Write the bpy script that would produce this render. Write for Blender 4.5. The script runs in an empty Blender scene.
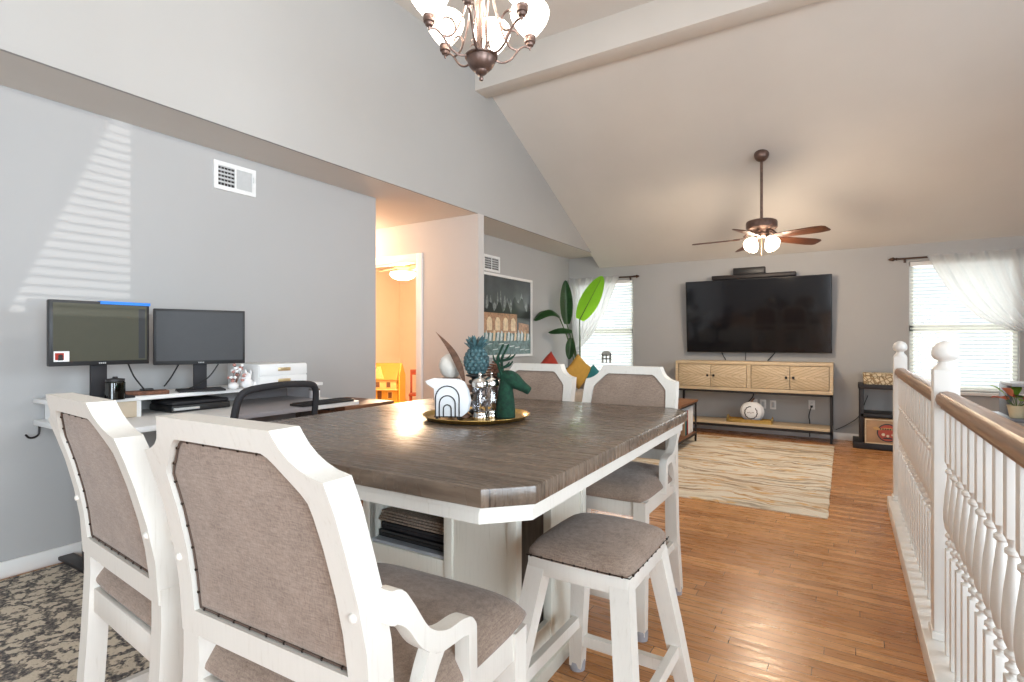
import bpy, bmesh, math, random
from mathutils import Vector, Matrix
C = bpy.context.scene
COL = C.collection
PI = math.pi
random.seed(7)

# ------------------------------------------------------------------ camera
cam_d = bpy.data.cameras.new('camera')
cam_d.sensor_width = 36.0
cam_d.lens = 537.0 / 1024.0 * 36.0
cam_d.clip_start = 0.02
cam = bpy.data.objects.new('camera', cam_d)
cam.location = (0, 0, 1.18)
cam.rotation_euler = (PI / 2, 0, math.radians(32))
COL.objects.link(cam)
C.camera = cam

# ------------------------------------------------------------------ colour management, world
C.view_settings.view_transform = 'Standard'
C.view_settings.look = 'None'
C.view_settings.gamma = 1.0
C.view_settings.use_curve_mapping = False
C.view_settings.exposure = 0.35
C.cycles.use_denoising = True
C.cycles.max_bounces = 10
C.cycles.diffuse_bounces = 6
C.cycles.transparent_max_bounces = 16
C.cycles.sample_clamp_indirect = 6.0
C.cycles.caustics_reflective = False
C.cycles.caustics_refractive = False
world = bpy.data.worlds.new('daylight')
C.world = world
world.use_nodes = True
bg = world.node_tree.nodes['Background']
bg.inputs[0].default_value = (0.86, 0.93, 1.0, 1)
bg.inputs[1].default_value = 0.8


def area_light(name, loc, rot, sx, sy, power, color, parent=None):
    d = bpy.data.lights.new(name, 'AREA')
    d.shape = 'RECTANGLE'; d.size = sx; d.size_y = sy
    d.energy = power; d.color = color
    o = bpy.data.objects.new(name, d)
    o.location = loc; o.rotation_euler = rot
    COL.objects.link(o)
    if parent: o.parent = parent
    return o


def point_light(name, loc, power, color, r=0.05, parent=None):
    d = bpy.data.lights.new(name, 'POINT')
    d.energy = power; d.color = color; d.shadow_soft_size = r
    o = bpy.data.objects.new(name, d)
    o.location = loc
    COL.objects.link(o)
    if parent: o.parent = parent
    return o


DAY = (0.79, 0.895, 1.0)
# daylight outside the patio door behind the camera, the right wall window and the two living-room windows
area_light('daylight_patio', (1.2, -4.85, 1.3), (PI / 2, 0, 0), 3.1, 2.4, 170, DAY)
area_light('daylight_side', (3.45, -1.3, 1.45), (PI / 2, 0, PI / 2), 2.8, 2.1, 390, DAY)
area_light('daylight_stairs', (3.45, 3.1, 2.0), (PI / 2, 0, PI / 2), 1.7, 1.3, 90, DAY)
area_light('daylight_corner_window', (-3.1, 7.80, 1.37), (PI / 2, 0, PI), 0.95, 1.45, 25, (0.95, 0.98, 1.0))
area_light('daylight_right_window', (1.06, 7.80, 1.37), (PI / 2, 0, PI), 0.95, 1.45, 25, (0.95, 0.98, 1.0))
# added spot outside, throws a striped light patch onto the left wall
sp_d = bpy.data.lights.new('wall_patch_spot', 'SPOT')
sp_d.energy = 14000; sp_d.spot_size = math.radians(5); sp_d.spot_blend = 0.1; sp_d.shadow_soft_size = 0.035; sp_d.color = (1.0, 0.98, 0.95)
sp_o = bpy.data.objects.new('wall_patch_spot', sp_d)
sp_o.location = (30.0, 0.15, -0.6)
sp_o.rotation_euler = (Vector((-3.56, 1.15, 1.85)) - Vector(sp_o.location)).to_track_quat('-Z', 'Y').to_euler()
COL.objects.link(sp_o)


# ------------------------------------------------------------------ materials
def new_mat(name):
    m = bpy.data.materials.new(name)
    m.use_nodes = True
    return m, m.node_tree, m.node_tree.nodes['Principled BSDF']


def hexc(r, g, b):
    f = lambda v: (v / 255.0 / 12.92) if v <= 10.3 else (((v / 255.0) + 0.055) / 1.055) ** 2.4
    return (f(r), f(g), f(b), 1)


def N(nt, t, **kw):
    n = nt.nodes.new(t)
    for k, v in kw.items():
        setattr(n, k, v)
    return n


def coords(nt, scale=(1, 1, 1), rot=(0, 0, 0), kind='Object'):
    tc = N(nt, 'ShaderNodeTexCoord')
    mp = N(nt, 'ShaderNodeMapping')
    mp.inputs['Scale'].default_value = scale
    mp.inputs['Rotation'].default_value = rot
    nt.links.new(tc.outputs[kind], mp.inputs[0])
    return mp.outputs[0]


def noise(nt, vec, scale, detail=4, rough=0.55):
    n = N(nt, 'ShaderNodeTexNoise')
    n.inputs['Scale'].default_value = scale
    n.inputs['Detail'].default_value = detail
    n.inputs['Roughness'].default_value = rough
    nt.links.new(vec, n.inputs['Vector'])
    return n.outputs['Fac']


def ramp(nt, fac, stops):
    r = N(nt, 'ShaderNodeValToRGB')
    while len(r.color_ramp.elements) < len(stops):
        r.color_ramp.elements.new(0.5)
    for e, (p, c) in zip(r.color_ramp.elements, stops):
        e.position = p; e.color = c
    nt.links.new(fac, r.inputs[0])
    return r.outputs[0]


def bump(nt, bsdf, h, strength=0.2, dist=0.01):
    b = N(nt, 'ShaderNodeBump')
    b.inputs['Strength'].default_value = strength
    b.inputs['Distance'].default_value = dist
    nt.links.new(h, b.inputs['Height'])
    nt.links.new(b.outputs[0], bsdf.inputs['Normal'])


def mixc(nt, fac, a, b, mode='MIX'):
    m = N(nt, 'ShaderNodeMix', data_type='RGBA', blend_type=mode)
    for sock, v in ((m.inputs[0], fac), (m.inputs[6], a), (m.inputs[7], b)):
        if hasattr(v, 'is_output'):
            nt.links.new(v, sock)
        else:
            sock.default_value = v
    return m.outputs[2]


def plain(name, col, rough=0.5, metal=0.0, var=0.06, nscale=20, spec=0.5, bmp=0.0, bscale=200):
    m, nt, b = new_mat(name)
    v = coords(nt)
    f = noise(nt, v, nscale)
    dark = tuple(max(0, c * (1 - var)) for c in col[:3]) + (1,)
    lite = tuple(min(1, c * (1 + var)) for c in col[:3]) + (1,)
    nt.links.new(ramp(nt, f, [(0.3, dark), (0.7, lite)]), b.inputs['Base Color'])
    b.inputs['Roughness'].default_value = rough
    b.inputs['Metallic'].default_value = metal
    b.inputs['Specular IOR Level'].default_value = spec
    if bmp:
        bump(nt, b, noise(nt, v, bscale, 3), bmp, 0.002)
    return m


def emit(name, col, strength, base=None):
    m, nt, b = new_mat(name)
    b.inputs['Base Color'].default_value = base or col
    b.inputs['Emission Color'].default_value = col
    b.inputs['Emission Strength'].default_value = strength
    b.inputs['Roughness'].default_value = 0.3
    return m


def wood(name, dark, mid, lite, axis='x', scale=1.0, rough=0.45, stretch=14, spec=0.5, bmp=0.08):
    m, nt, b = new_mat(name)
    s = {'x': (1, stretch, stretch), 'y': (stretch, 1, stretch), 'z': (stretch, stretch, 1)}[axis]
    v = coords(nt, tuple(k * scale for k in s))
    f = noise(nt, v, 3.0, 6, 0.6)
    nt.links.new(ramp(nt, f, [(0.28, dark), (0.5, mid), (0.72, lite)]), b.inputs['Base Color'])
    b.inputs['Roughness'].default_value = rough
    b.inputs['Specular IOR Level'].default_value = spec
    bump(nt, b, f, bmp, 0.003)
    return m


M = {}
M['wall'] = plain('grey wall paint', (0.425, 0.420, 0.415, 1), 0.75, var=0.02, nscale=1.5, spec=0.25, bmp=0.05, bscale=160)
M['header'] = plain('toned grey wall paint', (0.40, 0.393, 0.382, 1), 0.75, var=0.02, nscale=1.5, spec=0.25, bmp=0.05, bscale=160)  # same grey paint as the walls, darkened to offset light on the header
M['hall'] = plain('hall wall paint', (0.53, 0.50, 0.475, 1), 0.75, var=0.02, nscale=2, spec=0.25)
M['ceiling'] = plain('ceiling paint', (0.66, 0.628, 0.585, 1), 0.85, var=0.02, nscale=2, spec=0.2, bmp=0.12, bscale=120)
M['trim'] = plain('white trim paint', (0.80, 0.79, 0.77, 1), 0.4, var=0.02, nscale=6)
M['railwhite'] = plain('white railing paint', (0.80, 0.78, 0.74, 1), 0.38, var=0.02, nscale=6)
M['cream'] = plain('warm cream room paint', (0.78, 0.68, 0.56, 1), 0.8, var=0.03, nscale=2)


def floor_mat():
    m, nt, b = new_mat('oak strip floor')
    v = coords(nt)
    br = N(nt, 'ShaderNodeTexBrick')
    br.offset = 0.0; br.squash = 1.0
    br.inputs['Scale'].default_value = 1.0
    br.inputs['Brick Width'].default_value = 0.85
    br.inputs['Row Height'].default_value = 0.057
    br.inputs['Mortar Size'].default_value = 0.0016
    br.inputs['Mortar Smooth'].default_value = 0.2
    br.inputs['Bias'].default_value = 0.0
    br.inputs['Color1'].default_value = (0, 0, 0, 1)
    br.inputs['Color2'].default_value = (1, 1, 1, 1)
    br.inputs['Mortar'].default_value = (0.5, 0.5, 0.5, 1)
    # every strip row starts at its own place along the room
    sp = N(nt, 'ShaderNodeSeparateXYZ'); nt.links.new(v, sp.inputs[0])
    dv = N(nt, 'ShaderNodeMath', operation='DIVIDE'); nt.links.new(sp.outputs['Y'], dv.inputs[0]); dv.inputs[1].default_value = 0.057
    fl = N(nt, 'ShaderNodeMath', operation='FLOOR'); nt.links.new(dv.outputs[0], fl.inputs[0])
    wn = N(nt, 'ShaderNodeTexWhiteNoise', noise_dimensions='1D'); nt.links.new(fl.outputs[0], wn.inputs['W'])
    ma = N(nt, 'ShaderNodeMath', operation='MULTIPLY_ADD'); nt.links.new(wn.outputs['Value'], ma.inputs[0]); ma.inputs[1].default_value = 9.0; nt.links.new(sp.outputs['X'], ma.inputs[2])
    cb = N(nt, 'ShaderNodeCombineXYZ'); nt.links.new(ma.outputs[0], cb.inputs[0]); nt.links.new(sp.outputs['Y'], cb.inputs[1])
    nt.links.new(cb.outputs[0], br.inputs['Vector'])
    tone = ramp(nt, br.outputs['Color'], [(0.0, (0.43, 0.185, 0.060, 1)), (0.5, (0.56, 0.258, 0.090, 1)), (1.0, (0.69, 0.350, 0.140, 1))])
    g = noise(nt, coords(nt, (2.2, 60, 1)), 2.0, 6, 0.65)
    grain = ramp(nt, g, [(0.3, (0.62, 0.58, 0.55, 1)), (0.55, (1, 1, 1, 1)), (0.8, (1.12, 1.1, 1.05, 1))])
    c = mixc(nt, 1.0, tone, grain, 'MULTIPLY')
    big = ramp(nt, noise(nt, v, 0.9, 2), [(0.3, (0.9, 0.9, 0.9, 1)), (0.7, (1.08, 1.06, 1.04, 1))])
    c = mixc(nt, 1.0, c, big, 'MULTIPLY')
    c = mixc(nt, br.outputs['Fac'], c, (0.06, 0.02, 0.008, 1))
    nt.links.new(c, b.inputs['Base Color'])
    rr = ramp(nt, noise(nt, coords(nt, (1, 6, 1)), 6, 3), [(0.3, (0.22, 0.22, 0.22, 1)), (0.7, (0.36, 0.36, 0.36, 1))])
    nt.links.new(rr, b.inputs['Roughness'])
    mul = N(nt, 'ShaderNodeMath', operation='MULTIPLY_ADD')
    nt.links.new(br.outputs['Fac'], mul.inputs[0]); mul.inputs[1].default_value = -1.0
    nt.links.new(g, mul.inputs[2])
    bump(nt, b, mul.outputs[0], 0.12, 0.002)
    return m


def table_mat():
    m, nt, b = new_mat('weathered grey brown table top')
    br = N(nt, 'ShaderNodeTexBrick')
    br.offset = 0.5
    br.inputs['Brick Width'].default_value = 40
    br.inputs['Row Height'].default_value = 0.11
    br.inputs['Scale'].default_value = 1
    br.inputs['Mortar Size'].default_value = 0.0012
    br.inputs['Color1'].default_value = (0, 0, 0, 1); br.inputs['Color2'].default_value = (1, 1, 1, 1)
    br.inputs['Mortar'].default_value = (.5, .5, .5, 1)
    nt.links.new(coords(nt), br.inputs['Vector'])
    f = noise(nt, coords(nt, (1.6, 26, 10)), 3, 7, 0.65)
    c = ramp(nt, f, [(0.25, (0.07, 0.047, 0.033, 1)), (0.5, (0.135, 0.097, 0.070, 1)), (0.75, (0.22, 0.165, 0.122, 1))])
    t = ramp(nt, br.outputs['Color'], [(0, (0.82, 0.82, 0.82, 1)), (1, (1.15, 1.15, 1.15, 1))])
    c = mixc(nt, 1.0, c, t, 'MULTIPLY')
    c = mixc(nt, br.outputs['Fac'], c, (0.03, 0.02, 0.014, 1))
    nt.links.new(c, b.inputs['Base Color'])
    nt.links.new(ramp(nt, noise(nt, coords(nt, (2, 20, 1)), 5, 4), [(0.3, (.20,) * 3 + (1,)), (0.7, (.34,) * 3 + (1,))]), b.inputs['Roughness'])
    bump(nt, b, f, 0.07, 0.003)
    return m


def fabric_mat(name, dark, lite, sc=420):
    m, nt, b = new_mat(name)
    a = noise(nt, coords(nt, (1, 1, 0.12)), sc, 3, 0.7)
    h = noise(nt, coords(nt, (0.12, 0.12, 1)), sc, 3, 0.7)
    w = noise(nt, coords(nt), 14, 4)
    mx = N(nt, 'ShaderNodeMath', operation='ADD'); nt.links.new(a, mx.inputs[0]); nt.links.new(h, mx.inputs[1])
    m2 = N(nt, 'ShaderNodeMath', operation='MULTIPLY_ADD'); nt.links.new(w, m2.inputs[0]); m2.inputs[1].default_value = 0.5
    nt.links.new(mx.outputs[0], m2.inputs[2])
    m3 = N(nt, 'ShaderNodeMath', operation='MULTIPLY'); nt.links.new(m2.outputs[0], m3.inputs[0]); m3.inputs[1].default_value = 0.4
    nt.links.new(ramp(nt, m3.outputs[0], [(0.36, dark), (0.64, lite)]), b.inputs['Base Color'])
    b.inputs['Roughness'].default_value = 0.92
    b.inputs['Specular IOR Level'].default_value = 0.15
    b.inputs['Sheen Weight'].default_value = 0.25
    bump(nt, b, mx.outputs[0], 0.3, 0.002)
    return m


def chairpaint_mat(name='brushed whitewash paint', c0=(0.60, 0.55, 0.47, 1), c1=(0.72, 0.685, 0.625, 1)):
    m, nt, b = new_mat(name)
    f = noise(nt, coords(nt, (40, 40, 2.5)), 3, 6, 0.7)
    nt.links.new(ramp(nt, f, [(0.2, c0), (0.42, c1), (0.9, tuple(min(1, k * 1.05) for k in c1[:3]) + (1,))]), b.inputs['Base Color'])
    b.inputs['Roughness'].default_value = 0.5
    bump(nt, b, f, 0.08, 0.002)
    return m


M['floor'] = floor_mat()
M['table'] = table_mat()
M['fabric'] = fabric_mat('taupe linen', (0.185, 0.130, 0.098, 1), (0.400, 0.305, 0.242, 1))
M['chair'] = chairpaint_mat()
M['welt'] = plain('brown welt cord', (0.10, 0.065, 0.048, 1), 0.8)
M['pedestal'] = chairpaint_mat('cream washed pedestal paint', (0.55, 0.53, 0.44, 1), (0.74, 0.73, 0.65, 1))
M['nail'] = plain('dark bronze nailhead', (0.03, 0.02, 0.015, 1), 0.35, 0.9)
M['cap'] = plain('grey plastic foot cap', (0.33, 0.33, 0.36, 1), 0.45)
M['bronze'] = plain('oil rubbed bronze', (0.165, 0.105, 0.085, 1), 0.38, 0.65, var=0.25, nscale=30)
M['darkbronze'] = plain('dark bronze', (0.075, 0.040, 0.028, 1), 0.4, 0.6, var=0.2)
M['black'] = plain('black plastic', (0.012, 0.012, 0.013, 1), 0.45)
M['blackmetal'] = plain('black powder coat', (0.022, 0.018, 0.018, 1), 0.5, 0.3)
M['mattblack'] = plain('soft black', (0.018, 0.017, 0.02, 1), 0.7)
M['tvscreen'] = plain('tv screen glass', (0.006, 0.006, 0.008, 1), 0.07, var=0.0, spec=0.6)
M['oliveScreen'] = plain('matt olive grey screen', (0.062, 0.060, 0.040, 1), 0.45, var=0.03, spec=.25)
M['greyScreen'] = plain('matt grey screen', (0.050, 0.050, 0.052, 1), 0.45, var=0.03, spec=.25)
M['bluetape'] = plain('blue masking tape', (0.01, 0.17, 0.62, 1), 0.6)
M['white'] = plain('white laminate', (0.80, 0.80, 0.79, 1), 0.4, var=0.015)
M['paper'] = plain('white paper', (0.86, 0.86, 0.86, 1), 0.8, var=0.02)
M['gold'] = plain('brushed gold', (0.62, 0.42, 0.14, 1), 0.28, 1.0, var=0.12, nscale=40)
M['brass'] = plain('pale brass', (0.66, 0.52, 0.30, 1), 0.35, 0.9)
M['silver'] = plain('polished steel', (0.75, 0.72, 0.68, 1), 0.15, 1.0, var=0.04)
M['green_velvet'] = plain('dark green flock', (0.004, 0.036, 0.018, 1), 0.9, var=0.5, nscale=60, bmp=0.4, bscale=350)
M['teal_leaf'] = plain('teal ceramic leaves', (0.055, 0.115, 0.125, 1), 0.5, var=0.6, nscale=60)
M['cone'] = plain('brown pine cone', (0.16, 0.065, 0.035, 1), 0.7, var=0.5, nscale=80)
M['feather'] = plain('brown dry leaf', (0.20, 0.105, 0.065, 1), 0.7, var=0.35, nscale=40)
M['gourd'] = plain('white craft ball', (0.74, 0.69, 0.62, 1), 0.7, var=0.1, nscale=30)
M['mesh'] = None
M['lightwood'] = wood('pale ash veneer', (0.47, 0.34, 0.20, 1), (0.60, 0.46, 0.29, 1), (0.70, 0.56, 0.38, 1), 'x', 1.5)
M['groove'] = plain('veneer groove', (0.36, 0.25, 0.14, 1), 0.6)
M['brownwood'] = wood('walnut brown wood', (0.10, 0.040, 0.018, 1), (0.20, 0.085, 0.038, 1), (0.30, 0.14, 0.07, 1), 'y', 1.5)
M['railwood'] = wood('oak handrail', (0.17, 0.085, 0.045, 1), (0.30, 0.165, 0.090, 1), (0.42, 0.25, 0.15, 1), 'y', 1.2, 0.35, 22)
M['bladewood'] = wood('fan blade walnut', (0.05, 0.018, 0.01, 1), (0.10, 0.035, 0.018, 1), (0.16, 0.065, 0.033, 1), 'x', 2, 0.35)
M['interior'] = wood('dark cabinet interior', (0.09, 0.065, 0.05, 1), (0.14, 0.105, 0.08, 1), (0.19, 0.145, 0.115, 1), 'z', 1.5)
M['leaf'] = plain('glossy green leaf', (0.030, 0.105, 0.030, 1), 0.35, var=0.3, nscale=12)
M['stem'] = plain('green plant stem', (0.07, 0.13, 0.04, 1), 0.5)
M['pot'] = plain('grey stone pot', (0.45, 0.43, 0.40, 1), 0.7)
M['mustard'] = plain('mustard cushion cloth', (0.56, 0.32, 0.06, 1), 0.9, bmp=0.2)
M['red'] = plain('brick red cushion cloth', (0.36, 0.035, 0.02, 1), 0.9, bmp=0.2)
M['teal'] = plain('teal cushion cloth', (0.03, 0.20, 0.22, 1), 0.9, bmp=0.2)
M['sofa'] = fabric_mat('beige sofa cloth', (0.36, 0.29, 0.22, 1), (0.52, 0.44, 0.35, 1), 300)
M['yellow'] = plain('yellow toy plastic', (0.70, 0.42, 0.06, 1), 0.5)
M['yellowpale'] = plain('pale yellow toy plastic', (0.78, 0.55, 0.20, 1), 0.5)
M['orange'] = plain('orange toy roof', (0.66, 0.22, 0.03, 1), 0.5)
M['chairred'] = plain('red brown painted wood', (0.28, 0.05, 0.02, 1), 0.5)
M['toywindow'] = plain('toy window brown', (0.16, 0.07, 0.03, 1), 0.6)
M['vent'] = plain('white register enamel', (0.78, 0.78, 0.77, 1), 0.45)
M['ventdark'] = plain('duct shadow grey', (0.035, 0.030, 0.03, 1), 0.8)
M['ventgrey'] = plain('register damper grey', (0.50, 0.51, 0.51, 1), 0.6)
M['cord'] = plain('black cord', (0.01, 0.01, 0.01, 1), 0.5)
M['darkgrey'] = plain('grey painted furniture', (0.13, 0.14, 0.16, 1), 0.5)  # dark grey paint of the plant shelf body
M['greytop'] = plain('pale grey furniture top', (0.36, 0.38, 0.41, 1), 0.5)
M['lightglass'] = emit('lit alabaster shade', (1.0, 0.93, 0.84, 1), 3.2)
M['fanglass'] = emit('lit fan shade', (1.0, 0.86, 0.68, 1), 5.0)
M['warmglass'] = emit('warm lit bowl', (1.0, 0.80, 0.50, 1), 3.5)


def translucent_leaf(name, col, tcol):
    m, nt, b = new_mat(name)
    out = nt.nodes['Material Output']
    tr = N(nt, 'ShaderNodeBsdfTranslucent'); tr.inputs[0].default_value = tcol
    mx = N(nt, 'ShaderNodeMixShader'); mx.inputs[0].default_value = 0.6
    v = noise(nt, coords(nt), 20)
    nt.links.new(ramp(nt, v, [(.3, tuple(k * .8 for k in col[:3]) + (1,)), (.7, col)]), b.inputs['Base Color'])
    b.inputs['Roughness'].default_value = 0.4
    nt.links.new(b.outputs[0], mx.inputs[1]); nt.links.new(tr.outputs[0], mx.inputs[2])
    nt.links.new(mx.outputs[0], out.inputs[0])
    return m


M['leaflit'] = translucent_leaf('backlit green leaf', (0.20, 0.48, 0.03, 1), (0.62, 1.0, 0.08, 1))  # backlight put into the colour, brighter than the plant's other leaves
M['croton'] = translucent_leaf('pink and yellow leaf', (0.55, 0.13, 0.12, 1), (0.8, 0.35, 0.2, 1))
M['youngleaf'] = translucent_leaf('light green leaf', (0.22, 0.42, 0.08, 1), (0.4, 0.7, 0.12, 1))


def sheer_mat():
    m, nt, b = new_mat('sheer white voile')
    out = nt.nodes['Material Output']
    nt.nodes.remove(b)
    tr = N(nt, 'ShaderNodeBsdfTranslucent'); tr.inputs[0].default_value = (0.52, 0.515, 0.505, 1)
    df = N(nt, 'ShaderNodeBsdfDiffuse'); df.inputs[0].default_value = (0.88, 0.88, 0.89, 1)
    tp = N(nt, 'ShaderNodeBsdfTransparent'); tp.inputs[0].default_value = (1, 1, 1, 1)
    m1 = N(nt, 'ShaderNodeMixShader'); m1.inputs[0].default_value = 0.55
    m2 = N(nt, 'ShaderNodeMixShader')
    wv = ramp(nt, noise(nt, coords(nt, (1, 1, 1)), 300, 2), [(0.3, (0.14,) * 3 + (1,)), (0.7, (0.26,) * 3 + (1,))])
    nt.links.new(wv, m2.inputs[0])
    nt.links.new(df.outputs[0], m1.inputs[1]); nt.links.new(tr.outputs[0], m1.inputs[2])
    nt.links.new(m1.outputs[0], m2.inputs[1]); nt.links.new(tp.outputs[0], m2.inputs[2])
    nt.links.new(m2.outputs[0], out.inputs[0])
    return m


M['sheer'] = sheer_mat()


def blind_mat():
    m, nt, b = new_mat('white vinyl slat')
    out = nt.nodes['Material Output']
    tr = N(nt, 'ShaderNodeBsdfTranslucent'); tr.inputs[0].default_value = (0.95, 0.96, 0.90, 1)
    mx = N(nt, 'ShaderNodeMixShader'); mx.inputs[0].default_value = 0.5
    nt.links.new(ramp(nt, noise(nt, coords(nt), 5), [(.3, (.84, .84, .82, 1)), (.7, (.88, .88, .86, 1))]), b.inputs['Base Color'])
    b.inputs['Roughness'].default_value = 0.5
    nt.links.new(b.outputs[0], mx.inputs[1]); nt.links.new(tr.outputs[0], mx.inputs[2])
    nt.links.new(mx.outputs[0], out.inputs[0])
    return m


M['blind'] = blind_mat()


def glass_mat(name, tint=(1, 1, 1, 1), gl=0.08, rough=0.02):
    m, nt, b = new_mat(name)
    out = nt.nodes['Material Output']
    nt.nodes.remove(b)
    tp = N(nt, 'ShaderNodeBsdfTransparent'); tp.inputs[0].default_value = tint
    gs = N(nt, 'ShaderNodeBsdfGlossy'); gs.inputs['Roughness'].default_value = rough
    lw = N(nt, 'ShaderNodeLayerWeight'); lw.inputs[0].default_value = 0.25
    ml = N(nt, 'ShaderNodeMath', operation='MULTIPLY_ADD'); nt.links.new(lw.outputs['Fresnel'], ml.inputs[0]); ml.inputs[1].default_value = 0.6; ml.inputs[2].default_value = gl
    mx = N(nt, 'ShaderNodeMixShader'); nt.links.new(ml.outputs[0], mx.inputs[0])
    nt.links.new(tp.outputs[0], mx.inputs[1]); nt.links.new(gs.outputs[0], mx.inputs[2])
    nt.links.new(mx.outputs[0], out.inputs[0])
    return m


M['glass'] = glass_mat('window glass', (0.97, 0.98, 0.98, 1), 0.02)
M['acrylic'] = glass_mat('clear acrylic', (0.90, 0.90, 0.93, 1), 0.07, 0.08)
M['greenglass'] = glass_mat('dark green bottle glass', (0.02, 0.09, 0.06, 1), 0.10, 0.05)
M['chairmesh'] = glass_mat('black woven mesh', (0.42, 0.40, 0.42, 1), 0.02, 0.5)


def shag_mat():
    m, nt, b = new_mat('grey and cream shag')
    vec = coords(nt, (1, 1, 1), (0, 0, math.radians(14)))
    warp = N(nt, 'ShaderNodeTexNoise'); warp.inputs['Scale'].default_value = 3.5; warp.inputs['Detail'].default_value = 5
    nt.links.new(vec, warp.inputs['Vector'])
    add = N(nt, 'ShaderNodeMix', data_type='VECTOR'); add.inputs[0].default_value = 0.22
    nt.links.new(vec, add.inputs[4]); nt.links.new(warp.outputs['Color'], add.inputs[5])
    w0 = N(nt, 'ShaderNodeTexNoise'); w0.inputs['Scale'].default_value = 38; w0.inputs['Detail'].default_value = 3
    nt.links.new(vec, w0.inputs['Vector'])
    ad2 = N(nt, 'ShaderNodeVectorMath', operation='MULTIPLY_ADD'); ad2.inputs[1].default_value = (.085, .085, 0)
    nt.links.new(w0.outputs['Color'], ad2.inputs[0]); nt.links.new(add.outputs[1], ad2.inputs[2])
    w1 = N(nt, 'ShaderNodeTexWave', wave_type='BANDS', bands_direction='X'); w1.inputs['Scale'].default_value = 5.2; w1.inputs['Distortion'].default_value = 3.0; w1.inputs['Detail'].default_value = 3; w1.inputs['Detail Scale'].default_value = 3
    w2 = N(nt, 'ShaderNodeTexWave', wave_type='BANDS', bands_direction='Y'); w2.inputs['Scale'].default_value = 3.6; w2.inputs['Distortion'].default_value = 4.0; w2.inputs['Detail'].default_value = 3; w2.inputs['Detail Scale'].default_value = 3
    nt.links.new(ad2.outputs[0], w1.inputs['Vector']); nt.links.new(ad2.outputs[0], w2.inputs['Vector'])
    mn = N(nt, 'ShaderNodeMath', operation='MINIMUM'); nt.links.new(w1.outputs['Fac'], mn.inputs[0]); nt.links.new(w2.outputs['Fac'], mn.inputs[1])
    fine = noise(nt, vec, 55, 4, 0.75)
    sm = N(nt, 'ShaderNodeMath', operation='MULTIPLY_ADD'); nt.links.new(fine, sm.inputs[0]); sm.inputs[1].default_value = 1.1; nt.links.new(mn.outputs[0], sm.inputs[2])
    c = ramp(nt, sm.outputs[0], [(0.42, (0.070, 0.066, 0.072, 1)), (0.60, (0.17, 0.155, 0.145, 1)), (0.80, (0.43, 0.37, 0.295, 1)), (0.97, (0.64, 0.56, 0.45, 1))])
    nt.links.new(c, b.inputs['Base Color'])
    b.inputs['Roughness'].default_value = 1.0; b.inputs['Specular IOR Level'].default_value = 0.05
    bump(nt, b, fine, 0.8, 0.01)
    return m


def livingrug_mat():
    m, nt, b = new_mat('cream wavy striped rug')
    vec = coords(nt, (1, 1, 1))
    warp = N(nt, 'ShaderNodeTexNoise'); warp.inputs['Scale'].default_value = 2.2; warp.inputs['Detail'].default_value = 4
    nt.links.new(vec, warp.inputs['Vector'])
    add = N(nt, 'ShaderNodeVectorMath', operation='MULTIPLY_ADD'); add.inputs[1].default_value = (.1, .42, .0)
    nt.links.new(warp.outputs['Color'], add.inputs[0]); nt.links.new(vec, add.inputs[2])
    big = noise(nt, add.outputs[0], 1, 1)
    mp = N(nt, 'ShaderNodeMapping'); mp.inputs['Scale'].default_value = (0.55, 5.5, 1)
    nt.links.new(add.outputs[0], mp.inputs[0])
    f = noise(nt, mp.outputs[0], 1.5, 2, 0.5)
    c = ramp(nt, f, [(0.28, (0.20, 0.21, 0.20, 1)), (0.34, (0.50, 0.41, 0.30, 1)), (0.40, (0.74, 0.66, 0.53, 1)),
                     (0.50, (0.80, 0.74, 0.62, 1)), (0.535, (0.50, 0.28, 0.11, 1)), (0.56, (0.76, 0.66, 0.50, 1)), (0.64, (0.30, 0.21, 0.14, 1)), (0.68, (0.76, 0.70, 0.58, 1))])
    blot = noise(nt, coords(nt, (1.2, 3, 1)), 4.0, 2)
    bm_ = ramp(nt, blot, [(0.62, (0, 0, 0, 1)), (0.67, (.8, .8, .8, 1))])
    c = mixc(nt, bm_, c, (0.70, 0.44, 0.18, 1))
    fine = noise(nt, coords(nt), 160, 2, 0.7)
    c = mixc(nt, 0.5, c, ramp(nt, fine, [(0.3, (0.75, 0.75, 0.75, 1)), (0.7, (1.1, 1.1, 1.1, 1))]), 'MULTIPLY')
    nt.links.new(c, b.inputs['Base Color'])
    b.inputs['Roughness'].default_value = 1.0; b.inputs['Specular IOR Level'].default_value = 0.05
    bump(nt, b, fine, 0.6, 0.006)
    return m


M['shag'] = shag_mat()
M['livingrug'] = livingrug_mat()


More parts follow.
